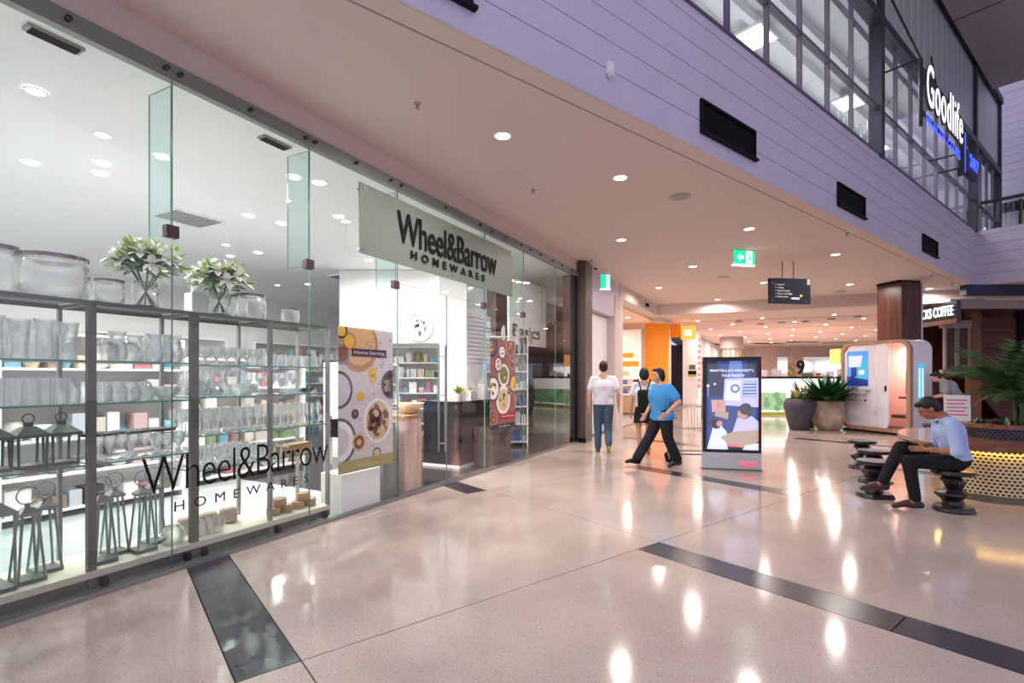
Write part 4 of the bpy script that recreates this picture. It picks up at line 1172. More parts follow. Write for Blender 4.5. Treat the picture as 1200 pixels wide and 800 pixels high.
# ceiling fittings
for i,(px,py) in enumerate(((589,159),(727,208),(878,268),(979,298),(728,281),(812,312),(996,333),(841,351),(895,331),(1089,338),(935,313),(772,337))):
    if i in (10,): continue
    p=at(px,py,4.0)
    downlight(p,['nearest large round mall ceiling downlight','second mall downlight, above the walking people','mall downlight directly above the hanging green exit sign','mall downlight above and right of the directory sign','mall downlight left of the exit sign, nearer the shops','small mall downlight below left of the exit sign','mall downlight right of the directory sign','small mall downlight just above the dropped beam','mall downlight at the left edge of the directory sign','mall downlight right of the dark timber column','','smallest mall downlight near the optical shop'][i],None,46,.08,'light_lens',(1,.91,.86),165)
# the same row goes on outside the frame
for (u,v) in ((-1.5,4.6),(6.5,8.3),(3.0,9.9)):
    p=M(u,v,4.0)
for i,(px,py,lab) in enumerate(((797,230,'round flat ceiling speaker grille between the downlights'),(848,324,'small round ceiling speaker grille near the hanging exit sign'),(985,341,'small round ceiling speaker grille right of the directory sign'))):
    t=thing('ceiling_speaker',lab,'speaker',at(px,py,4.0),0)
    MB().lathe([(.15,0),(.15,-.008),(.13,-.012),(.0,-.013)],24,0,cap0=False).build('grille','greige',t,smooth=50)
for i,(px,py,lab) in enumerate(((489,121,'small ceiling sprinkler nearest the camera'),(625,222,'small ceiling sprinkler above the green shop sign'),(993,273,'round sensor on the ceiling right of the exit sign'),(693,304,'sprinkler above the brown pier'),(1092,322,'sprinkler head near the far corner, left one'),(1116,332,'sprinkler head near the far corner, right one'))):
    t=thing('sprinkler',lab,'sprinkler',at(px,py,4.0),0)
    MB().lathe([(.035,0),(.03,-.012),(.012,-.014),(.012,-.04),(.022,-.045),(.022,-.05)],14,0,cap1=True).build('head','greige',t,smooth=50)
for i,(px,py) in enumerate(((686,303),(699,308))):
    t=thing('dome_camera',['small dome camera on the ceiling left of its twin','small dome camera on the ceiling nearest the wall exit sign'][i],'camera',at(px,py,4.0)+Vector((.05,.4,0)),0)
    MB().cyl(0,0,-.03,0,.06,16).build('base','white',t); MB().ell((0,0,-.03),(.045,.045,.04)).build('dome','black_gloss',t,smooth=True)
# far hall downlights
k=0
for i in range(9):
    for j in range(10):
        a=BEAM_A+2.6+i*2.0; cc=-1.0-j*2.3-(i%2)*1.1
        p=S(a,cc,3.65)
        if p.y<9 or p.x/p.y>.78: continue
        t=thing('downlight','small white downlight in the lower hall ceiling beyond the beam','downlight',p,0,'hall ceiling downlights')
        MB().cyl(0,0,-.006,.0,.065,12).build('lens','light_lens',t)
        if (i+j)%2==0: area('lamp',t,(0,0,-.02),.18,95,(1,.84,.76),170)
        k+=1
for (px,py) in ((866,376),(891,379),(916,377),(944,376),(974,373),(1005,370)):
    p=at(px,py,3.65); t=thing('ceiling_spot','dark round fitting among the hall downlights','fitting',p,0,'dark hall ceiling fittings')
    MB().cyl(0,0,-.05,0,.14,14).build('body','greige',t,smooth=50)
for i,(px,py) in enumerate(((840,403),(900,402),(940,400),(982,401))):
    p=at(px,py,3.65); p=Vector((p.x,p.y,3.638)); t=thing('far_grille','dark slot grille in the far hall ceiling','vent',p,0,'far hall ceiling grilles')
    MB().box(-.9,.9,-.25,.25,-.04,-.0).build('grille','brown_clad',t)

# ================================================================== FAR END OF THE HALL
fw=struct_root('wall_far',(0,0,0),0)
MB().box(9,42,38,38.3,2.9,3.66).build('upper_band','ceiling_white',fw)
MB().box(9,14.2,36,36.3,0,3.66).build('brown_shop_wall','brown_clad',fw)
for i,(x0,x1) in enumerate(((14.5,19.5),(20.6,21.4),(25.5,26.6),(30,31.5),(36,37))):
    MB().box(x0 if i else 17.8,x1 if i else 19.5,37.6,38.3,0,3.66).build('pier','ceiling_white',fw)
MB().box(14,42,40,40.2,0,2.9).build('shop_back','shop_wall',fw)
for i in range(8):
    MB().box(14.5+i*3.1,17.0+i*3.1,39.6,39.9,1.9,2.5).build('lit_shop_band','white_lit',fw)
t=thing('round_column','pale fluted column with grey cap beyond the video sign','column',(12.3,28.7,0),0)
MB().cyl(0,0,0,3.0,.5,12).build('shaft','ceiling_white',t)
for q in range(12):
    an=q*PI/6; MB().box(-.03,.03,.49,.53,0,3.0).build('rib','tan_wood',t,rz=an)
MB().cyl(0,0,3.0,3.65,.62,16).build('cap','greige',t,smooth=50)
t=thing('lit_pillar','backlit white and orange pillar sign behind the kiosk counter','sign',(14.55,22.5,0),0)
MB().box(-.38,.38,-.3,.3,0,2.0).build('white_box','white_lit',t); MB().box(-.39,.39,-.31,.31,2.0,2.65).build('orange_box','orange_lit',t)
# kiosk counter
t=thing('kiosk_counter','long kiosk counter with lit green and white graphic front','counter',(9.35,19.3,0),0)
MB().box(0,4.6,.1,1.2,0,1.38).build('body','white',t)
MB().box(-.05,4.65,.0,1.3,1.38,1.45).build('dark_top','black',t)
MB().box(0,4.6,.02,.1,.12,1.36).build('lit_front','kiosk_lit' if 'kiosk_lit' in MATS else mat('kiosk_lit',(1,1,1),.4,emit=srgb(225,235,232),es=1.0),t)
MB().box(0,4.6,.02,.11,0,.1).build('yellow_kick','yellow_green',t)
b=MB()
for q in range(46):
    x=RN.uniform(.1,4.4); z=RN.uniform(.2,.8); r=RN.uniform(.05,.14)
    if abs(x-1.2)<.3: continue
    b.disc(x,z,r,.008-.0002*q,0,8,.002)
mat('green_photo',srgb(110,160,110),.5,emit=srgb(110,165,110),es=.5); mat('green_photo2',srgb(150,190,150),.5,emit=srgb(150,190,150),es=.5)
MB().box(0,1.0,.012,.02,.18,.85).build('printed_hedge','green_photo2',t); MB().box(1.5,4.6,.012,.02,.18,.85).build('printed_hedge','green_photo2',t)
b.build('printed_leaves','green_photo',t,kind='stuff')
b=MB(); b.disc(1.25,1.12,.06,.0,0,12,.004); b.wall_prism([(1.15,.75),(1.36,.75),(1.36,1.04),(1.17,1.06)],0,.004); b.build('printed_figure_top','white',t)
b=MB(); b.wall_prism([(1.13,.22),(1.22,.22),(1.26,.75),(1.15,.75)],0,.004); b.wall_prism([(1.28,.22),(1.38,.3),(1.36,.75),(1.26,.75)],0,.004); b.build('printed_figure_legs','denim',t)
for i,(x,ww,hh,mm) in enumerate(((.05,.3,.25,'white'),(.55,.35,.28,'p_lilac'),(1.7,.4,.14,'dark_steel'),(2.6,.28,.22,'cladding'),(3.0,.45,.3,'p_lilac'))):
    o=MB().box(0,ww,0,.05,0,hh).build('display_card',mm,None,loc=(9.35+x,19.45,1.45)); tag(o,'%s display card standing on the kiosk counter'%['leftmost white','lilac, beside the number figure,','low dark grey','small lavender','large lilac'][i],'card')
t=thing('number_display','gold and black S9 figure standing on the kiosk counter','display',(9.35+1.1,19.4,1.45),0)
letters('gold_letter','S','gold',t,0,0,0,.28,.55,ext=.06,off=.03); letters('black_letter','9','black',t,.30,-.03,.08,.3,.55,ext=.06,off=.03)

# planters
def planter(loc,prof,mt,lab,spread,seed,leafm,cat='planter',n=70,L=(.25,.5),zt=.8,upr=.9,wid=.05):
    rn=random.Random(seed)
    t=thing('planter',lab,cat,loc,0)
    MB().lathe(prof,32,0).build('pot',mt,t,smooth=True)
    MB().cyl(0,0,zt-.08,zt-.04,prof[-1][0]*.92,20).build('soil','soil',t)
    for k in range(n):
        th=rn.uniform(0,6.28); e=rn.uniform(.25,1.45)*upr; d=Vector((math.cos(th)*math.cos(e),math.sin(th)*math.cos(e),math.sin(e)))
        l=rn.uniform(*L); sd=d.cross(Vector((0,0,1))).normalized()*wid
        p0=Vector((spread*.4*math.cos(th),spread*.4*math.sin(th),zt-.05)); b=MB()
        p1=p0+d*l*.6; p2=p1+(d+Vector((0,0,-.35))).normalized()*l*.5
        b.add([p0,p0.lerp(p1,.5)+sd*.8,p1+sd,p2,p1-sd,p0.lerp(p1,.5)-sd*.8,p1+Vector((0,0,.01))],[(0,1,2,6,4,5),(2,3,4,6)])
        b.build('leaf',leafm[k%len(leafm)],t)
    return t
pg=[(.22,0),(.24,.02),(.32,.35),(.385,.65),(.37,.76),(.31,.84),(.30,.86),(.28,.82)]
planter((7.82,13.95,0),pg,'pot_grey','tall dark grey urn planter left of the pale cracked one',.3,1,['leaf','p_terracotta','leaf_light'],n=36,L=(.15,.34),zt=.84)
planter((8.55,14.95,0),[(r*1.0,z) for r,z in pg],'pot_grey','grey brown urn planter half hidden behind the two front planters',.3,2,['leaf_dark','leaf'],n=60,L=(.25,.6),zt=.84)
planter((8.62,13.95,0),[(.24,0),(.32,.05),(.41,.32),(.41,.38),(.37,.62),(.39,.78),(.37,.80),(.35,.74)],'pot_cream','pale cracked clay planter with dark leafy plant beside the pod',.35,3,['leaf_dark','leaf_dark','leaf'],n=170,L=(.4,1.0),zt=.76,wid=.07)

# ================================================================== VIDEO SIGN
SX0,SY0=2.99,8.02; ang=math.atan2(7.84-8.02,3.78-2.97)
t=thing('video_sign','freestanding black framed video advertising screen on a silver base','advertising screen',(SX0,SY0,0),ang)
W=.85
MB().box(0,W,0,.16,.02,.27).build('silver_base','panel_grey',t,bevel=.004)
MB().box(-.01,W+.01,-.01,.17,0,.02).build('floor_plate','dark_steel',t)
MB().box(0,W,-.0,.16,.27,1.755).build('housing','black_gloss',t,bevel=.006)
MB().box(W,W+.008,.03,.13,.25,1.74).build('side_light_strip','red_lit',t)
letters('lettering','Westfield','red_lit',t,W*.62,-.004,.07,.25,.075,ext=.003,off=.01)
SCR={}
for n_,rgb,e in (('s_blue',(34,60,140),.9),('s_dark',(18,26,70),.7),('s_white',(215,222,255),1.2),('s_lilac',(200,190,240),1.15),('s_mid',(110,135,210),.9),('s_skin',(214,160,140),.9),('s_tan',(200,170,150),.9),('s_hair',(70,50,70),.6),('s_red',(240,70,90),1.2),('s_text',(240,240,255),1.3),('s_pink',(224,170,176),.9),('s_cyan',(60,190,220),1.0),('s_sky',(90,160,240),1.0),('s_navy',(20,60,150),.8)):
    mat(n_,(.02,.02,.02),.3,emit=srgb(*rgb),es=e)
SMS=['s_blue','s_dark','s_white','s_lilac','s_mid','s_skin','s_tan','s_hair','s_red','s_text','s_pink','s_cyan','s_sky','s_navy']
SI={n:i for i,n in enumerate(SMS)}
b=MB(); w0,h0,z0=W-.09,1.37,.32
def q4(pts,m,l): b.wall_prism([(.045+x*w0,z0+z*h0) for x,z in pts],-.002-.0006*l,-.0014-.0006*l,SI[m])
def dd(x,z,r,m,l,rx=None): b.disc(.045+x*w0,z0+z*h0,r*w0,-.002-.0006*l,SI[m],20,.0006,rx=(rx or r)*w0)
q4([(0,0),(1,0),(1,1),(0,1)],'s_blue',0)
q4([(0,.6),(.32,.6),(.38,.8),(.2,1),(0,1)],'s_dark',1); q4([(.85,.8),(1,.8),(1,1),(.78,1)],'s_dark',1)
q4([(.40,.78),(.72,.80),(.68,1),(.46,1)],'s_mid',1)
q4([(.33,.50),(1,.48),(1,.81),(.36,.80)],'s_lilac',2); q4([(.36,.56),(.66,.55),(.66,.78),(.4,.78)],'s_white',3); q4([(.7,.6),(.96,.6),(.96,.77),(.72,.77)],'s_mid',3)
for k in range(5): q4([(.72,.61+k*.035),(.95,.61+k*.035),(.95,.62+k*.035),(.72,.62+k*.035)],'s_white',4)
dd(.56,.69,.09,'s_mid',4); dd(.56,.69,.05,'s_white',5)
q4([(.12,.42),(.38,.42),(.38,.56),(.10,.56)],'s_pink',3); q4([(.16,.38),(.42,.34),(.44,.42),(.2,.44)],'s_tan',4)
dd(.25,.50,.06,'s_skin',4)
dd(.74,.43,.16,'s_hair',5,.12); dd(.70,.40,.10,'s_skin',6); dd(.76,.46,.12,'s_hair',7)
q4([(.50,.18),(1,.16),(1,.32),(.88,.38),(.6,.36)],'s_lilac',5)
q4([(.02,.0),(.42,.0),(.40,.2),(.28,.28),(.14,.26)],'s_white',5)
dd(.20,.28,.09,'s_hair',6); dd(.26,.29,.06,'s_skin',7); dd(.14,.31,.10,'s_hair',6)
q4([(.28,.14),(.5,.20),(1,.23),(1,.10),(.8,.02),(.45,.04)],'s_tan',8); q4([(.45,.0),(.8,.0),(.8,.08),(.5,.06)],'s_hair',7)
q4([(.7,.0),(1,.0),(1,.08),(.75,.05)],'s_white',9)
dd(.04,.72,.03,'s_white',3); dd(.17,.74,.025,'s_white',3); q4([(.02,.6),(.06,.6),(.06,.7),(.02,.7)],'s_mid',3)
for i,m in enumerate(SMS): pass
b.build('screen_picture',SMS,t)
letters('lettering',"MARTELLA'S PRIORITY,",'s_text',t,.045+.08*w0,-.010,z0+.875*h0,.84*w0,.045,ext=.002,off=.01)
letters('lettering','YOUR PRIORITY','s_text',t,.045+.30*w0,-.010,z0+.82*h0,.44*w0,.042,ext=.002,off=.01)
letters('lettering','Westfield','s_red',t,.045+.38*w0,-.010,z0+.03*h0,.26*w0,.055,ext=.002,off=.012)
area('screen_glow',t,(W/2,-.03,1.0),.7,5,(.75,.8,1),rot=(PI/2,0,0),shape='RECTANGLE',sy=1.3)
# shopping trolley behind the screen
t=thing('shopping_trolley','wire shopping trolley with red handle half hidden behind the video sign','trolley',(3.12,8.75,0),2.9)
b=MB()
for z,wd,x0,x1 in ((.55,.20,-.35,.40),(.95,.26,-.42,.48)):
    b.tube([(x0,-wd,z),(x1,-wd,z),(x1,wd,z),(x0,wd,z)],.008,6,close=True)
for k in range(9):
    f=k/8; b.tube([(-.35+.75*f,-.20,.55),(-.42+.9*f,-.26,.95)],.004,5); b.tube([(-.35+.75*f,.20,.55),(-.42+.9*f,.26,.95)],.004,5); b.tube([(-.35+.75*f,-.2,.55),(-.35+.75*f,.2,.55)],.004,5)
for k in range(5): b.tube([(.40,-.2+.1*k,.55),(.48,-.26+.13*k,.95)],.004,5)
b.build('wire_basket','chrome',t)
b=MB(); b.tube([(-.42,-.26,.95),(-.35,-.24,.30),(-.30,-.22,.16),(.45,-.20,.14)],.012,6); b.tube([(-.42,.26,.95),(-.35,.24,.30),(-.30,.22,.16),(.45,.20,.14)],.012,6); b.tube([(-.30,-.22,.16),(-.30,.22,.16)],.012,6); b.build('chassis','dark_steel',t)
MB().tube([(-.52,-.27,1.02),(-.52,.27,1.02)],.018,8).build('handle','red_print',t)
for x in (-.28,.43):
    for y in (-.2,.2):
        w_=MB(); w_.T=Matrix.Translation((x,y,.06))@Matrix.Rotation(PI/2,4,'X'); w_.cyl(0,0,-.015,.015,.06,14); wh=w_.build('castor','black',t,smooth=50); MB().box(x-.012,x+.012,y-.022,y+.022,.05,.15).build('fork','steel',wh)

# ================================================================== MEETING POD
P=thing('meeting_pod','rounded white meeting pod with timber rim and blue screen','pod',(9.02,14.05,0),TP)
PW,PD,PH=1.87,.72,2.36
def rr(x0,x1,z0,z1,r,n=8):
    o=[]
    for cx,cz,a0 in ((x1-r,z0+r,-PI/2),(x1-r,z1-r,0),(x0+r,z1-r,PI/2),(x0+r,z0+r,PI)):
        for i in range(n+1): a=a0+PI/2*i/n; o.append((cx+r*math.cos(a),cz+r*math.sin(a)))
    return o
def ring(mb,outer,inner,y0,y1,m=0):
    n=len(outer); vs=[(p[0],y,p[1]) for y in (y0,y1) for p in outer]+[(p[0],y,p[1]) for y in (y0,y1) for p in inner]; fs=[]
    for i in range(n):
        j=(i+1)%n
        fs+=[(i,j,2*n+j,2*n+i),(n+j,n+i,3*n+i,3*n+j),(j,i,n+i,n+j),(2*n+i,2*n+j,3*n+j,3*n+i)]
    mb.add(vs,fs,m)
b=MB(); ring(b,rr(0,PW,.06,PH,.26),rr(.09,PW-.09,.15,PH-.09,.19),0,.10); b.build('timber_rim','tan_wood',P,smooth=40)
b=MB(); ring(b,rr(.005,PW-.005,.065,PH-.005,.255),rr(.06,PW-.06,.12,PH-.06,.22),.10,PD); b.build('white_shell','white_gloss',P,smooth=40)
b=MB(); b.wall_prism(rr(.06,PW-.06,.12,PH-.06,.22),PD-.05,PD-.01); b.build('back_wall','p_pod' if 'p_pod' in MATS else mat('p_pod',srgb(240,196,180),.5),P)
b=MB(); b.wall_prism([(.09,.34),(.09,PH-.28),(.28,PH-.09),(.98,PH-.09),(.98,.15),(.28,.15)],.02,.06); b.build('front_panel','white_gloss',P,bevel=.01)
dp=MB(); dp.wall_prism([(0,.15),(.34,.15),(.42,.25),(.42,PH-.2),(.34,PH-.09),(0,PH-.09)],0,.04); 
dpo=dp.build('door','white_gloss',P,loc=(.99,.02,0),bevel=.01); dpo.rotation_euler=(0,0,-.25)
MB().box(.34,.37,-.03,0,1.08,1.22).build('door_handle','black',dpo)
MB().box(.09,PW-.09,.1,PD-.05,.14,.16).build('pod_floor','walnut',P)
for x in (1.46,PW-.13):
    MB().box(x,x+.03,PD-.09,PD-.05,.25,PH-.2).build('light_strip','pink_strip' if 'pink_strip' in MATS else mat('pink_strip',(1,.8,.7),.5,emit=srgb(255,190,165),es=5.0),P)
MB().box(1.42,PW-.1,PD-.09,PD-.05,PH-.22,PH-.19).build('light_strip','pink_strip',P)
MB().box(1.40,PW-.1,.25,PD-.06,.90,.95).build('shelf_table','walnut',P); MB().box(1.30,PW-.1,.15,PD-.06,.42,.50).build('seat','walnut',P)
MB().box(1.38,1.42,PD-.2,PD-.1,1.0,1.55).build('wall_phone','black',P)
area('pod_lamp',P,(1.5,.42,PH-.14),.5,26,(1,.74,.66),170)
MB().box(.05,PW-.05,.02,PD-.02,0,.06).build('plinth','black',P)
b=MB(); W1,H1=.60,.92; X1,Z1=.19,1.20
b.wall_prism([(X1,Z1),(X1+W1,Z1),(X1+W1,Z1+H1),(X1,Z1+H1)],.008,.02,SI['s_sky'])
b.wall_prism([(X1,Z1),(X1+W1,Z1),(X1+W1,Z1+.16),(X1,Z1+.26)],.006,.008,SI['s_navy'])
b.wall_prism([(X1+W1*.45,Z1+.22),(X1+W1,Z1+.2),(X1+W1,Z1+.7),(X1+W1*.6,Z1+.6)],.006,.008,SI['s_cyan'])
b.wall_prism([(X1+.05,Z1+.5),(X1+.4,Z1+.5),(X1+.45,Z1+.8),(X1+.05,Z1+.8)],.006,.008,SI['s_white'])
b.wall_prism([(X1+.12,Z1+.22),(X1+.28,Z1+.24),(X1+.28,Z1+.5),(X1+.12,Z1+.48)],.004,.006,SI['s_navy'])
b.wall_prism([(X1+.34,Z1+.3),(X1+.5,Z1+.3),(X1+.5,Z1+.42),(X1+.34,Z1+.42)],.004,.006,SI['s_white'])
b.build('blue_screen',SMS,P)
letters('lettering','POD BOOTH','dark_steel',P,X1+.02,.018,1.05,.54,.065,ext=.003); letters('lettering','MEETING PODS','pink_print',P,X1+.02,.018,.93,.54,.06,ext=.003)
MB().box(X1+.02,X1+W1-.05,.016,.02,.82,.835).build('small_print','greige',P); MB().box(X1+.50,X1+.54,.012,.02,.80,.85).build('small_arrow','black',P)
# side window of the pod
MB().box(PW-.004,PW+.004,.25,.45,.75,1.75).build('side_screen','s_cyan',P)
MB().box(PW-.002,PW+.006,.28,.32,.95,1.65).build('side_lettering','s_text',P); MB().box(PW-.002,PW+.006,.38,.42,.95,1.65).build('side_lettering','s_text',P)

# dark timber clad column behind the pod
t=thing('timber_column','dark walnut clad rectangular column rising behind the pod','column',(at_d(1053,13.9).x,13.9,0),.22)
for k in range(6): MB().box(-.33+k*.11,-.33+(k+1)*.11-.004,-.36,-.33,0,3.93).build('timber_board','walnut',t)
for k in range(6): MB().box(.33,.36,-.33+k*.11,-.33+(k+1)*.11-.004,0,3.93).build('timber_board','walnut',t)
MB().box(-.32,.33,-.33,.35,0,3.96).build('core','walnut',t)
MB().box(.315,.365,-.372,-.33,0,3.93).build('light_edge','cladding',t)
MB().box(-.36,.33,-.32,.33,3.93,4.0).build('shadow_cap','black',t)

# ================================================================== CAFE (right)
cf=struct_root('wall_cafe',(0,0,0),0)
MB().box(12.62,24,14.75,14.95,3.43,3.68).build('canopy_beam','greige',cf)
MB().box(12.85,24,14.95,18,3.60,3.68).build('canopy_top','brown_clad',cf)
MB().box(12.6,26,14.2,14.4,3.72,4.0).build('navy_band','navy',cf)
MB().box(13.6,26,17.6,17.8,0,3.9).build('dark_back','walnut',cf)
MB().box(at_d(1134,17).x,at_d(1147,17).x,16.9,17.1,0,3.6).build('timber_post','tan_wood2' if 'tan_wood2' in MATS else wood('tan_wood2',srgb(120,78,54),srgb(150,100,72),4),cf)
x0=at_d(1147,17).x; x1=at_d(1191,17).x
for k in range(16):
    d=.30; zb=-.6+k*.32
    pl=[(x0,zb+1.5),(x1,zb),(x1,zb+.31),(x0,zb+1.81)]
    pl=clip(pl,Vector((0,0)),Vector((0,1))); 
    pl=clip(pl,Vector((0,3.42)),Vector((0,-1))) if len(pl)>2 else pl
    if len(pl)>2: MB().wall_prism([tuple(q) for q in pl],16.98,17.03).build('diagonal_plank','walnut_plank',cf)
MB().box(x1,x1+.25,16.9,17.1,0,3.6).build('dark_post','black',cf)
MB().box(x1+.25,x1+4,17.2,17.3,2.15,2.9).build('lit_window','peach_lit',cf)  # glowing panel stands for the lit cafe window
MB().box(x1+.25,x1+4,17.0,17.5,0,1.1).build('cafe_counter','walnut',cf)
wd=struct_root('window_3',(0,0,0),0)
x0=at_d(1104,17).x; x1=at_d(1134,17).x; xm=(x0+x1)/2
MB().box(x0-.1,x1,16.85,17.0,3.05,3.3).build('window_head','greige',wd); MB().box(x0-.1,x1,16.85,17.0,1.55,1.68).build('window_sill','greige',wd)
for x in (x0,xm-.02,x1-.08): MB().box(x,x+.06,16.88,16.98,1.68,3.05).build('window_frame','greige',wd)
for xa in (x0+.06,xm+.04):
    MB().box(xa,xa+.30,16.93,16.95,1.68,3.05).build('dark_pane','board_dark',wd)
t=thing('cafe_sign','black fascia sign with lit white coffee lettering beside the column','sign',(12.66,16.3,3.08),math.atan2(14.4-16.3,12.5-12.66))
L=math.hypot(14.4-16.3,12.5-12.66)
MB().box(0,L,0,.12,0,.52).build('fascia','black_gloss',t)
MB().box(0,L,.0,.12,-.12,0).build('lower_trim','walnut',t)
letters('lettering','STARBUCKS COFFEE','letter_lit',t,-.22,-.02,.11,L+.14,.29,ext=.015,off=.004)
MB().box(-.6,0,.0,.12,0,.52).build('fascia','black_gloss',t)
for i,x in enumerate((15.5,18,20.5)):
    downlight((x,12.2,4.0),'dim downlight over the cafe seating, outside the mall frame edge','cafe downlights',8,.07,'light_lens',(1,.8,.65),160)

# ================================================================== ROUND-CORNERED PLANTER BENCH
CX,CY=6.6,6.75
PB=thing('planter_bench','rounded timber topped bench around palms with perforated brass skirt','bench',(0,0,0),0)
def stadium(A,B,R):
    """closed outline of a long planter with round ends, as a function of arc length"""
    A=Vector(A); B=Vector(B); d=(B-A).normalized(); n=Vector((-d.y,d.x)); L=(B-A).length; per=2*L+2*PI*R
    a0=math.atan2(n.y,n.x)
    def f(s):
        s%=per
        if s<PI*R: t=a0+s/R; return A+Vector((math.cos(t),math.sin(t)))*R
        s-=PI*R
        if s<L: return A-n*R+d*s
        s-=L
        if s<PI*R: t=a0+PI+s/R; return B+Vector((math.cos(t),math.sin(t)))*R
        s-=PI*R; return B+n*R-d*s
    return f,per
def perf(name,path,per,z0,z1,rows,pitch,mt,hx=.34,hz_=.30):
    b=MB(); dz=(z1-z0)/rows; n=int(per/pitch); w=per/n
    for r in range(rows):
        for k in range(n):
            s0=w*(k+.5*(r%2)); za=z0+r*dz; zb=za+dz; zc=(za+zb)/2; sm=s0+w/2
            out=[(s0,za),(sm,za),(s0+w,za),(s0+w,zc),(s0+w,zb),(sm,zb),(s0,zb),(s0,zc)]
            ha=w*hx; hz=dz*hz_
            inn=[(sm-ha*.7,zc-hz*.8),(sm,zc-hz),(sm+ha*.7,zc-hz*.8),(sm+ha,zc),(sm+ha*.7,zc+hz*.8),(sm,zc+hz),(sm-ha*.7,zc+hz*.8),(sm-ha,zc)]
            b.add([(*path(p[0]),p[1]) for p in out]+[(*path(p[0]),p[1]) for p in inn],[(i,(i+1)%8,8+(i+1)%8,8+i) for i in range(8)])
    o=b.build(name,mt,PB,kind='stuff')
    md=o.modifiers.new('thickness','SOLIDIFY'); md.thickness=.004; md.offset=0
def band(name,mt,A,B,R,z0,z1,n=90):
    f,per=stadium(A,B,R); pts=[f(per*i/n) for i in range(n)]; b=MB()
    b.add([(*p,z0) for p in pts]+[(*p,z1) for p in pts],[(i,(i+1)%n,n+(i+1)%n,n+i) for i in range(n)])
    return b.build(name,mt,PB,smooth=60)
def ring_flat(name,mt,A,B,R0,R1,z,n=90):
    f,per=stadium(A,B,R0); g,pg_=stadium(A,B,R1); b=MB()
    b.add([(*f(per*i/n),z) for i in range(n)]+[(*g(pg_*i/n),z) for i in range(n)],[(i,(i+1)%n,n+(i+1)%n,n+i) for i in range(n)])
    return b.build(name,mt,PB)
SA,SB=(5.86,6.21),(8.9,6.7)
f,per=stadium(SA,SB,.50); perf('perforated_skirt',f,per,.085,.60,13,.048,'perforated')
f,per=stadium(SA,SB,.49)
MB().prism([tuple(f(per*i/80)) for i in range(80)],0,.085).build('dark_plinth','dark_steel',PB)
band('skirt_lining','mullion_black',SA,SB,.45,.085,.60)
ring_flat('light_strip','warm_strip',SA,SB,.53,.56,.594)
# timber top: a free curve overhanging toward the stools, laid in segments
OUT=[(5.40,7.18),(5.12,6.62),(4.95,6.14),(5.12,5.86),(5.54,5.56),(6.3,5.44),(7.6,5.55),(9.0,5.8),(9.7,6.3),(9.6,7.3),(8.2,7.7),(6.9,7.75),(6.0,7.75)]
def cr(pts,m):
    n=len(pts); o=[]
    for i in range(n):
        p0,p1,p2,p3=[Vector(pts[(i+k-1)%n]) for k in range(4)]
        for q in range(m):
            t=q/m; o.append(.5*((2*p1)+(p2-p0)*t+(2*p0-5*p1+4*p2-p3)*t*t+(3*p1-p0-3*p2+p3)*t**3))
    return o
outer=cr(OUT,6); NO=len(outer)
UA,UB=(6.36,6.60),(8.6,6.9)
f,per=stadium(UA,UB,.42)
smp=[f(per*i/200) for i in range(200)]
def nearest(p): return min(smp,key=lambda q:(q-p).length)
inner=[nearest(p) for p in outer]
for k in range(0,NO,3):
    idx=[(k+i)%NO for i in range(4)]
    pts=[outer[i] for i in idx]+[inner[i] for i in reversed(idx)]
    cc_=sum(pts,Vector((0,0)))/8
    cl_=[]
    for p in pts:
        q=p+(cc_-p).normalized()*.002
        if not cl_ or (q-cl_[-1]).length>1e-3: cl_.append(q)
    MB().prism([tuple(p) for p in cl_],.61,.67).build('seat_segment','bench_wood',PB)
f2,per2=stadium(UA,UB,.44); perf('upper_perforated_band',f2,per2,.672,.80,4,.048,'perforated_dark')
band('planter_wall','mullion_black',UA,UB,.40,.62,.80)
n_=90; fo,po=stadium(UA,UB,.50); fi,pi_=stadium(UA,UB,.36); b=MB()
b.add([(*fo(po*i/n_),.80) for i in range(n_)]+[(*fo(po*i/n_),.85) for i in range(n_)]+[(*fi(pi_*i/n_),.85) for i in range(n_)]+[(*fi(pi_*i/n_),.78) for i in range(n_)]+[(*fi(pi_*i/n_),.80) for i in range(n_)],
  [(i,(i+1)%n_,n_+(i+1)%n_,n_+i) for i in range(n_)]+[(n_+i,n_+(i+1)%n_,2*n_+(i+1)%n_,2*n_+i) for i in range(n_)]+[(2*n_+i,2*n_+(i+1)%n_,3*n_+(i+1)%n_,3*n_+i) for i in range(n_)]+[((i+1)%n_,i,4*n_+i,4*n_+(i+1)%n_) for i in range(n_)])
b.build('timber_rim','bench_wood',PB,smooth=50)
f3,p3=stadium(UA,UB,.38); MB().prism([tuple(f3(p3*i/60)) for i in range(60)],.70,.79).build('soil','soil',PB)
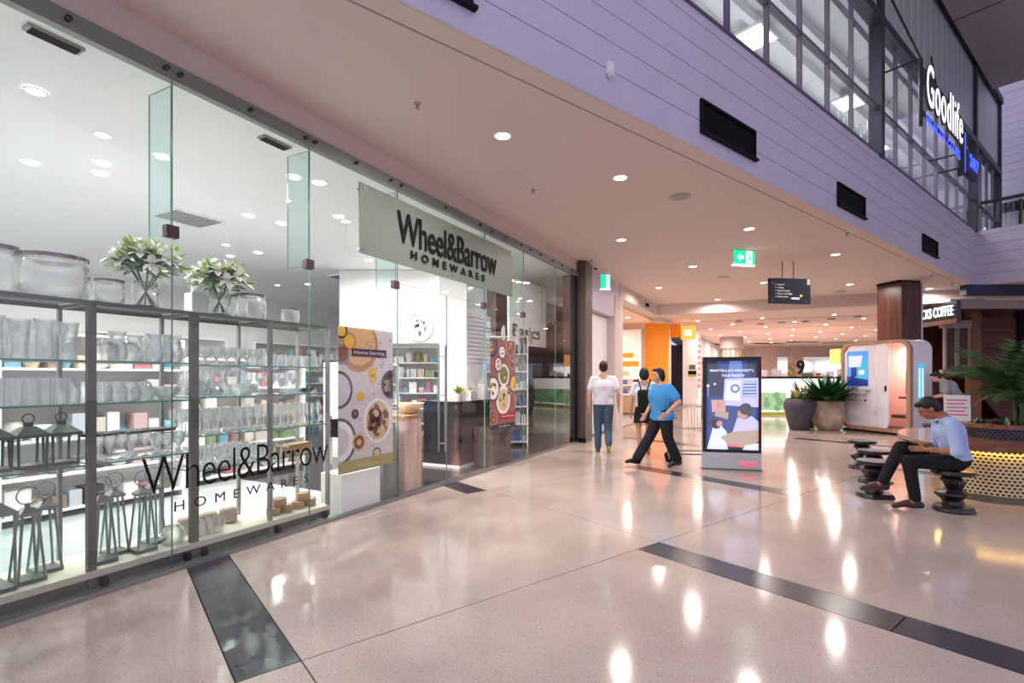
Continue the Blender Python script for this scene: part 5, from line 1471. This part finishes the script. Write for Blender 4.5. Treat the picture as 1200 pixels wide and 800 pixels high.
def frond(root,base,az,elev,L,seed,mt='palm'):
    rn=random.Random(seed); n=22
    d=Vector((math.cos(az)*math.cos(elev),math.sin(az)*math.cos(elev),math.sin(elev))); pts=[]; p=Vector(base)
    g=-.062
    for i in range(n+1):
        pts.append(p.copy()); d=(d+Vector((0,0,g))).normalized(); p=p+d*L/n
    b=MB(); b.tube(pts,.006,4,0,rs=[.009*(1-i/(n+2)) for i in range(n+1)])
    for i in range(4,n+1):
        f=i/n; l=L*.30*math.sin(min(1,(f-.1)*1.25)*PI*.8)**.7*rn.uniform(.85,1.1)
        if l<.03: continue
        dd_=(pts[i]-pts[i-1]).normalized(); sd=dd_.cross(Vector((0,0,1)))
        if sd.length<.1: sd=Vector((-math.sin(az),math.cos(az),0))
        sd.normalize()
        for s_ in (-1,1):
            for h_ in (0,.5):
                q0=pts[i-1].lerp(pts[i],h_)
                dr=(sd*s_*.8+dd_*.75+Vector((0,0,-.15-.2*rn.random()))).normalized(); wv=dd_*.011
                m_=q0+dr*l*.5; e_=q0+dr*l+Vector((0,0,-.10*l))
                b.add([q0-wv*.4,m_-wv,e_,m_+wv],[(0,1,2,3)])
    b.build('frond',mt,root)
def palm(loc,n,L,lab,seed,H=.3):
    rn=random.Random(seed); t=thing('palm',lab,'palm',loc,0)
    for k in range(3):
        MB().tube([(.04*math.cos(k*2.1),.04*math.sin(k*2.1),-.03),(.06*math.cos(k*2.1),.06*math.sin(k*2.1),H)],.02,7,rs=[.026,.016]).build('trunk','stem',t)
    for k in range(n):
        frond(t,(.03*math.cos(k),.03*math.sin(k),H*.8),k*2.4+rn.uniform(-.3,.3),rn.uniform(.8,1.45),L*rn.uniform(.75,1.0),seed*50+k,'palm')
    return t
palm((6.75,6.62,.80),17,1.15,'tallest arching palm growing from the round bench planter',1,.30)
palm((7.15,6.75,.80),13,1.05,'palm at the right edge of the round bench planter',2,.3)
palm((6.95,7.0,.80),13,1.1,'palm at the back of the round bench planter',3,.3)
rn=random.Random(9)
f4,p4=stadium(UA,UB,.31)
for k in range(18):
    q_=f4(p4*(k/18)); t=thing('ground_plant','low leafy plant growing along the rim of the bench planter','plant',(q_.x,q_.y,.79),0,'low plants along the planter rim')
    for q in range(14):
        th=rn.uniform(0,6.28); e=rn.uniform(.3,1.3); d=Vector((math.cos(th)*math.cos(e),math.sin(th)*math.cos(e),math.sin(e))); l=rn.uniform(.08,.17); sd=d.cross(Vector((0,0,1))).normalized()*.03
        b=MB(); b.add([(0,0,0),d*l*.5+sd,d*l,d*l*.5-sd],[(0,1,2,3)]); b.build('leaf',['leaf','leaf_dark','pale_leaf' if 'pale_leaf' in MATS else mat('pale_leaf',srgb(120,160,140),.5)][(k+q)%3] ,t)
q=(at_d(1122,6.98).x,6.98,.86)
t=thing('card_sign','small white and pink card sign standing in the planter','sign',(q[0],q[1],.80),-.6)
b=MB(); b.T=Matrix.Rotation(-.15,4,'X'); b.box(-.14,.14,0,.012,.05,.40); b.build('card','white',t)
b=MB(); b.T=Matrix.Rotation(-.15,4,'X')
for k in range(5): b.box(-.11,.11-.03*(k%2),-.003,0,.12+k*.05,.14+k*.05)
b.build('pink_print','pink_print',t); MB().box(-.01,.01,.05,.07,-.04,.2).build('stake','black',t)

# stools
def stool(x,y,rz,lab,seed):
    rn=random.Random(seed); t=thing('stool',lab,'stool',(x,y,0),rz)
    def ngon(z0,z1,r0,r1,ox,oy,n=9,nm='block',mt='stool_black'):
        jit=[rn.uniform(.9,1.1) for _ in range(n)]; b=MB(); k=3; vs=[]
        rings=[(r0*.92,z0),(r0,z0+(z1-z0)*.2),(r1,z0+(z1-z0)*.8),(r1*.94,z1)]
        for r,z in rings:
            for i in range(n):
                a=2*PI*i/n; vs.append((ox+r*jit[i]*math.cos(a),oy+r*jit[i]*math.sin(a),z))
        fs=[(q*n+i,q*n+(i+1)%n,(q+1)*n+(i+1)%n,(q+1)*n+i) for q in range(3) for i in range(n)]
        fs+=[tuple(range(n-1,-1,-1)),tuple(range(3*n,4*n))]
        b.add(vs,fs); b.build(nm,mt,t,bevel=.004)
    ngon(0,.055,.20,.185,0,0,14,'base_disc')
    ngon(.045,.12,.10,.09,.02,0); ngon(.11,.20,.10,.165,-.02,.01); ngon(.195,.235,.16,.09,-.01,0); ngon(.225,.33,.085,.12,.03,-.01); ngon(.32,.40,.115,.085,0,.01)
    MB().cyl(0,0,.395,.44,.195,28).build('seat_disc','stool_black',t,bevel=.008)
stool(5.55,8.12,.3,'black carved stool farthest from the camera, first in the row',1)
stool(4.98,7.05,1.3,'black carved stool second in the row of empty stools',2)
stool(4.38,6.18,2.2,'empty black carved stool nearest the seated man',3)
stool(4.78,5.55,.8,'black carved stool under the seated man',4)
# grey chair
t=thing('grey_chair','dark grey chair back seen between the seated man and card sign','chair',(at_d(1105,10.8).x,10.8,0),.3)
MB().box(-.26,.26,-.25,.25,.38,.46).build('seat','pot_grey',t,bevel=.03); MB().box(-.26,.26,-.27,-.2,.40,.88).build('backrest','pot_grey',t,bevel=.03)
for sx in (-.22,.22):
    for sy in (-.2,.2): MB().tube([(sx,sy,.4),(sx*1.1,sy*1.1,0)],.015,6).build('leg','black',t)

# ================================================================== PEOPLE
def fuse(mb,name,mt,parent,vox=.012,it=3,fac=.5):
    me=mb.mesh('tmp',[mt]); o=bpy.data.objects.new('tmp',me); COL.objects.link(o)
    r=o.modifiers.new('r','REMESH'); r.mode='VOXEL'; r.voxel_size=vox
    s=o.modifiers.new('s','SMOOTH'); s.iterations=it; s.factor=fac
    dg=bpy.context.evaluated_depsgraph_get(); dg.update()
    m2=bpy.data.meshes.new_from_object(o.evaluated_get(dg)); bpy.data.objects.remove(o); bpy.data.meshes.remove(me)
    m2.polygons.foreach_set('use_smooth',[True]*len(m2.polygons)); m2.materials.clear(); m2.materials.append(c(mt) if isinstance(mt,str) else mt)
    m2.name=name
    p=bpy.data.objects.new(name,m2); COL.objects.link(p); p.parent=parent; return p
def V(*a): return Vector(a)
def hand(b,w,d,side,curl,up=V(0,0,1),s=1.0):
    # w wrist, d direction of the palm, side = thumb side
    d=d.normalized(); side=(side-d*side.dot(d)).normalized(); n=d.cross(side)
    pc=w+d*.045*s
    for k in (-1,0,1): b.cap(w+side*k*.014*s,.015*s,w+d*.085*s+side*k*.026*s,.012*s,8)
    for k,l in ((1.5,.065),(.5,.075),(-.5,.07),(-1.5,.055)):
        p=w+d*.088*s+side*k*.019*s; dd_=(d*math.cos(curl*.5)+n*math.sin(curl*.5)); p1=p+dd_*l*.5*s; d2=(d*math.cos(curl*1.3)+n*math.sin(curl*1.3)); p2=p1+d2*l*.5*s
        b.cap(p,.0095*s,p1,.009*s,8); b.cap(p1,.009*s,p2,.0075*s,8)
    p=w+d*.025*s+side*.024*s; p1=p+(d*.6+side*.8).normalized()*.035*s; p2=p1+(d*.9+side*.3+n*.3).normalized()*.03*s
    b.cap(p,.012*s,p1,.0105*s,8); b.cap(p1,.0105*s,p2,.009*s,8)
def person(label,loc,rz,J,skin,build_=1.0,tsc=1.0):
    """J joints in a local frame: x forward, y left, z up"""
    t=thing('person',label,'person',loc,rz); k=build_
    b=MB()
    hd=J['head']; hr=J.get('headrot',Matrix.Identity(3)); pel=J['pelvis']; ch=J['chest']; nk=J['neck']
    # torso
    sh=(J['ls']-J['rs']).normalized(); 
    b.cap(pel+sh*.08*k,.10*k,pel-sh*.08*k,.10*k); b.cap(pel,.115*k,(pel+ch)/2,.11*k); b.cap((pel+ch)/2+sh*.05,.10*k,ch+sh*.07,.11*k); b.cap((pel+ch)/2-sh*.05,.10*k,ch-sh*.07,.11*k)
    b.cap(ch,.12*k,nk,.07); b.cap(J['ls'],.052*k,nk,.05); b.cap(J['rs'],.052*k,nk,.05)
    b.cap(nk,.056,hd+hr@V(-.01,0,-.07),.05)
    # head
    b.ell(hd+hr@V(-.01,0,.02),(.095,.075,.098),hr,16); b.ell(hd+hr@V(.028,0,-.045),(.058,.055,.07),hr,14); b.ell(hd+hr@V(.055,0,-.085),(.026,.026,.02),hr,10)
    b.ell(hd+hr@V(.093,0,-.022),(.018,.012,.024),hr,8); b.ell(hd+hr@V(.083,0,.01),(.012,.008,.03),hr,8)
    b.ell(hd+hr@V(.074,0,.032),(.018,.045,.010),hr,8); b.ell(hd+hr@V(.083,0,-.063),(.012,.022,.010),hr,8)
    for s_ in (-1,1): b.ell(hd+hr@V(-.005,s_*.078,-.015),(.016,.009,.03),hr,8); b.ell(hd+hr@V(.066,s_*.035,-.03),(.02,.018,.018),hr,8)
    for s_,q in ((1,'l'),(-1,'r')):
        S_,E,W_=J[q+'s'],J[q+'e'],J[q+'w']
        b.cap(S_,.050*k,E,.038*k); b.cap(E,.040*k,W_,.026)
        fd=J.get(q+'hd',(W_-E).normalized()); hand(b,W_,fd,J.get(q+'th',V(1,0,0)),J.get(q+'curl',.5))
        Hh,K,A,T=J[q+'h'],J[q+'k'],J[q+'a'],J[q+'t']
        b.cap(Hh,.085*k,K,.056*k); b.cap(K,.056*k,K.lerp(A,.35)+V(-.015,0,0),.054*k); b.cap(K.lerp(A,.35)+V(-.015,0,0),.052*k,A,.036)
        b.cap(A,.038,T,.03)
    fuse(b,'body',skin,t,.009,3)
    for s_ in (-1,1): MB().ell(hd+hr@V(.085,s_*.031,.008),(.008,.013,.008),hr,8).build('eye','eye',t,smooth=True)
    MB().ell(hd+hr@V(.094,0,-.063),(.006,.02,.005),hr,8).build('mouth','lip',t,smooth=True)
    return t
def cutoff(me,co,no):
    bm=bmesh.new(); bm.from_mesh(me)
    bmesh.ops.bisect_plane(bm,geom=bm.verts[:]+bm.edges[:]+bm.faces[:],plane_co=co,plane_no=no,clear_outer=True)
    bm.to_mesh(me); bm.free(); me.update()
def shirt(t,J,mt,k=1.0,hem=.0,sleeve=.55,loose=.022,nm='shirt'):
    b=MB(); pel,ch,nk=J['pelvis'],J['chest'],J['neck']; sh=(J['ls']-J['rs']).normalized(); lo=loose
    dn=(pel-ch).normalized(); P2=pel+dn*hem
    b.cap(P2+sh*.075*k,.10*k+lo,P2-sh*.075*k,.10*k+lo); b.cap(P2,.118*k+lo,(pel+ch)/2,.112*k+lo); b.cap((pel+ch)/2+sh*.05,.10*k+lo,ch+sh*.07,.11*k+lo); b.cap((pel+ch)/2-sh*.05,.10*k+lo,ch-sh*.07,.11*k+lo)
    b.cap(ch,.12*k+lo,nk-V(0,0,.02),.066); b.cap(J['ls'],.054*k+lo*.7,nk-V(0,0,.02),.045); b.cap(J['rs'],.054*k+lo*.7,nk-V(0,0,.02),.045)
    for q in 'lr':
        S_,E,W_=J[q+'s'],J[q+'e'],J[q+'w']
        if sleeve<=1: b.cap(S_,.054*k+lo*.7,S_.lerp(E,sleeve),.046*k+lo*.9)
        else: b.cap(S_,.054*k+lo*.7,E,.046*k+lo*.8); b.cap(E,.046*k+lo*.8,E.lerp(W_,sleeve-1),.042*k+lo*.5)
    o=fuse(b,nm,mt,t,.012,4); cutoff(o.data,P2+dn*.03,dn); return o
def trousers(t,J,mt,k=1.0,loose=.016,flare=.0,nm='trousers'):
    b=MB(); pel=J['pelvis']; sh=(J['lh']-J['rh']).normalized()
    b.cap(pel+sh*.08*k,.105*k+loose,pel-sh*.08*k,.105*k+loose); 
    for q in 'lr':
        Hh,K,A=J[q+'h'],J[q+'k'],J[q+'a']
        b.cap(Hh,.09*k+loose,K,.06*k+loose); b.cap(K,.06*k+loose,K.lerp(A,.93),.042+loose+flare)
        b.cap(pel,.11*k,Hh,.09*k+loose)
    return fuse(b,nm,mt,t,.012,3)
def shoes(t,J,mt,sole='black',hl=.03):
    for q in 'lr':
        A,T=J[q+'a'],J[q+'t']; d=(T-A).normalized(); b=MB()
        f=V(d.x,d.y,d.z); heel=A+V(0,0,-.035)-V(f.x,f.y,0)*.045; b.cap(heel,.040,A.lerp(T,.45)+V(0,0,-.01),.040,10); b.cap(A.lerp(T,.4),.042,T+f*.03,.028,10); b.cap(A,.046,A+V(0,0,-.03),.044,10)
        o=fuse(b,'shoe',mt,t,.009,2)
def hair(t,J,mt='hair',long=False):
    hd=J['head']; hr=J.get('headrot',Matrix.Identity(3)); b=MB()
    b.ell(hd+hr@V(-.022,0,.035),(.096,.084,.096),hr,16); b.ell(hd+hr@V(-.05,0,-.01),(.062,.078,.075),hr,14); b.ell(hd+hr@V(.05,0,.085),(.045,.06,.03),hr,12)
    if long: b.ell(hd+hr@V(-.06,0,-.02),(.06,.088,.10),hr,12); b.ell(hd+hr@V(-.02,.07,.0),(.045,.025,.06),hr,10); b.ell(hd+hr@V(-.02,-.07,.0),(.045,.025,.06),hr,10)
    fuse(b,'hair',mt,t,.009,2)
def stand(H,pelz=None,**o):
    s=H/1.75; J=dict(pelvis=V(0,0,.96*s),chest=V(0,0,1.28*s),neck=V(-.01,0,1.47*s),head=V(.03,0,(1.64)*s),
      ls=V(0,.185*s,1.41*s),rs=V(0,-.185*s,1.41*s),le=V(-.03,.25*s,1.12*s),re=V(-.03,-.25*s,1.12*s),lw=V(.03,.26*s,.87*s),rw=V(.03,-.26*s,.87*s),
      lh=V(0,.09,.92*s),rh=V(0,-.09,.92*s),lk=V(.02,.10,.50*s),rk=V(.02,-.10,.50*s),la=V(0,.10,.09),ra=V(0,-.10,.09),lt=V(.15,.11,.035),rt=V(.15,-.11,.035))
    J.update(o); return J
def dirw(dx,dy): return math.atan2(dy,dx)
# man in white T-shirt, walking away
J=stand(1.73,la=V(.02,.10,.085),lt=V(.17,.11,.03),lk=V(.05,.10,.50),rk=V(.04,-.09,.49),ra=V(-.24,-.08,.19),rt=V(-.14,-.09,.06),re=V(-.05,-.27,1.13),rw=V(.06,-.29,.88),le=V(-.04,.27,1.13),lw=V(-.02,.27,.87))
t=person('man in white T-shirt and blue jeans walking away past the brown pier',(1.74,9.75,0),dirw(.10,1),J,'skin')
shirt(t,J,'white_cloth',1.06,.0,.6,.03,'t_shirt'); trousers(t,J,'denim',.96,.022); shoes(t,J,'pot_grey'); hair(t,J)
for q in 'lr':
    A,T=J[q+'a'],J[q+'t']; b=MB(); f=(T-A).normalized(); dn_=V(f.z,0,-f.x) if f.x>0 else V(0,0,-1); b.cap(A+V(-.03,0,-.035)+dn_*.028,.03,T+f*.03+dn_*.012,.022,10); fuse(b,'sole','yellow_green',t,.009,1)
# woman in blue shirt, striding to the left
s_=1.57/1.75
J=stand(1.56,lt=V(-.07,.1,.04),la=V(-.22,.10,.10),lk=V(-.03,.11,.47),rk=V(.17,-.10,.47),ra=V(.42,-.09,.12),rt=V(.56,-.10,.10),
   le=V(-.10,.30,1.05),lw=V(.12,.30,.88),re=V(-.02,-.30,1.02),rw=V(.16,-.22,.84),chest=V(.03,0,1.15),head=V(.08,0,1.47),neck=V(.03,0,1.32))
J['lt']=V(-.09,.1,.035)
t=person('woman in bright blue shirt and dark trousers striding to the left',(2.42,8.25,0),dirw(-1,-.32),J,'skin',1.15)
shirt(t,J,'blue_cloth',1.2,.06,.62,.035); trousers(t,J,'navy_cloth',1.08,.02,.02); shoes(t,J,'black_leather'); hair(t,J,long=True)
# woman with backpack
J=stand(1.60,la=V(.02,.08,.085),lt=V(.15,.09,.03),ra=V(-.20,-.07,.16),rt=V(-.12,-.07,.06),rk=V(.0,-.08,.46),head=V(.02,0,1.49))
t=person('woman in white top, black skirt and backpack walking away',(2.44,9.45,0),dirw(.25,1),J,'skin',.86)
shirt(t,J,'white_cloth',.88,-.05,.6,.02,'top'); hair(t,J,long=True); shoes(t,J,'skin_tan')
b=MB(); b.cap(J['pelvis'],.13,V(0,0,.52),.14); b.cap(J['pelvis']+V(0,.05,-.05),.12,V(0,.08,.56),.12); b.cap(J['pelvis']+V(0,-.06,-.05),.12,V(0,-.08,.56),.12); sk=fuse(b,'skirt','black_cloth',t,.012,2); cutoff(sk.data,V(0,0,.60),V(0,0,-1))
bp=thing('backpack','black backpack with thin straps on the woman in black skirt','bag',(2.44,9.45,0),dirw(.25,1))
b=MB(); b.cap(V(-.19,.07,1.16),.055,V(-.20,.06,.93),.06); b.cap(V(-.19,-.07,1.16),.055,V(-.20,-.06,.93),.06); b.cap(V(-.18,0,1.16),.06,V(-.19,0,.93),.07); fuse(b,'pouch','black_cloth',bp,.012,2)
for q in (-1,1): MB().tube([(-.16,q*.05,1.2),(-.11,q*.09,1.33),(-.02,q*.11,1.40),(.09,q*.11,1.33),(.11,q*.12,1.15),(-.02,q*.14,.95)],.012,6).build('strap','black_cloth',bp,smooth=True)
# seated man with crossed legs
hr=Matrix.Rotation(.62,3,'Y')
J=dict(pelvis=V(-.03,0,.565),chest=V(.03,0,.86),neck=V(.10,0,1.01),head=V(.215,0,1.10),headrot=hr,
  ls=V(.07,.19,.955),rs=V(.07,-.19,.955),le=V(.03,.25,.66),re=V(.08,-.24,.68),lw=V(.27,.13,.66),rw=V(.33,-.12,.67),
  lhd=V(.9,-.35,.02),rhd=V(.9,.3,.05),lth=V(0,0,1),rth=V(0,0,1),lcurl=-.7,rcurl=.9,
  lh=V(.0,.10,.53),rh=V(.0,-.10,.53),lk=V(.42,.12,.52),la=V(.36,.13,.09),lt=V(.53,.14,.035),
  rk=V(.47,.02,.665),ra=V(.66,.09,.25),rt=V(.82,.12,.20))
t=person('seated man in pale blue shirt looking down, legs crossed, on stool',(4.78,5.55,0),PI-.42,J,'skin_tan')
shirt(t,J,'pale_blue_cloth',.98,-.02,1.12,.018)
MB().tube([(.105+.066*math.cos(k*PI/8),.068*math.sin(k*PI/8),1.0-.03*math.cos(k*PI/8)) for k in range(16)],.014,8,close=True).build('collar','pale_blue_cloth',t,smooth=True); trousers(t,J,'black_cloth',.92,.014); shoes(t,J,'brown_leather'); hair(t,J)
MB().tube([(.235+.0*math.cos(k),.152+.036*math.cos(k*PI/6),.66+.036*math.sin(k*PI/6)) for k in range(12)],.007,6,close=True).build('watch','gold',t)
tb_=thing('tablet','dark tablet held in the lap of the seated man','tablet',(4.78,5.55,0),PI-.42)
b=MB(); b.T=Matrix.Translation((.40,.0,.735))@Matrix.Rotation(-.25,4,'Y'); b.box(-.07,.07,-.11,.11,-.006,.006); b.build('slab','black_gloss',tb_,bevel=.004)
# cafe customer in grey
J=stand(1.68,chest=V(.12,0,1.20),neck=V(.25,0,1.36),head=V(.36,0,1.44),headrot=Matrix.Rotation(.5,3,'Y'),ls=V(.2,.19,1.30),rs=V(.2,-.19,1.30),le=V(.2,.26,1.02),re=V(.2,-.26,1.02),lw=V(.4,.2,.96),rw=V(.4,-.2,.96))
t=person('customer in loose grey shirt leaning forward before the cafe',(at_d(1120,12.0).x,12.0,0),dirw(-.75,.5),J,'skin')
shirt(t,J,'grey_cloth',1.15,.05,.7,.03); trousers(t,J,'navy_cloth',1.0,.016); shoes(t,J,'black_leather'); hair(t,J)
# kiosk attendants
for i,px in enumerate((931.5,959)):
    J=stand(1.62 if i==0 else 1.58)
    t=person(['dark haired attendant behind the kiosk counter, left one','attendant behind the kiosk counter beside the orange pillar'][i],(at_d(px,21.2).x,21.2,0),dirw(-.2,-1),J,'skin_tan')
    shirt(t,J,'black_cloth',1.0,.03,.6,.02); trousers(t,J,'black_cloth',.92,.014); hair(t,J); shoes(t,J,'black_leather')
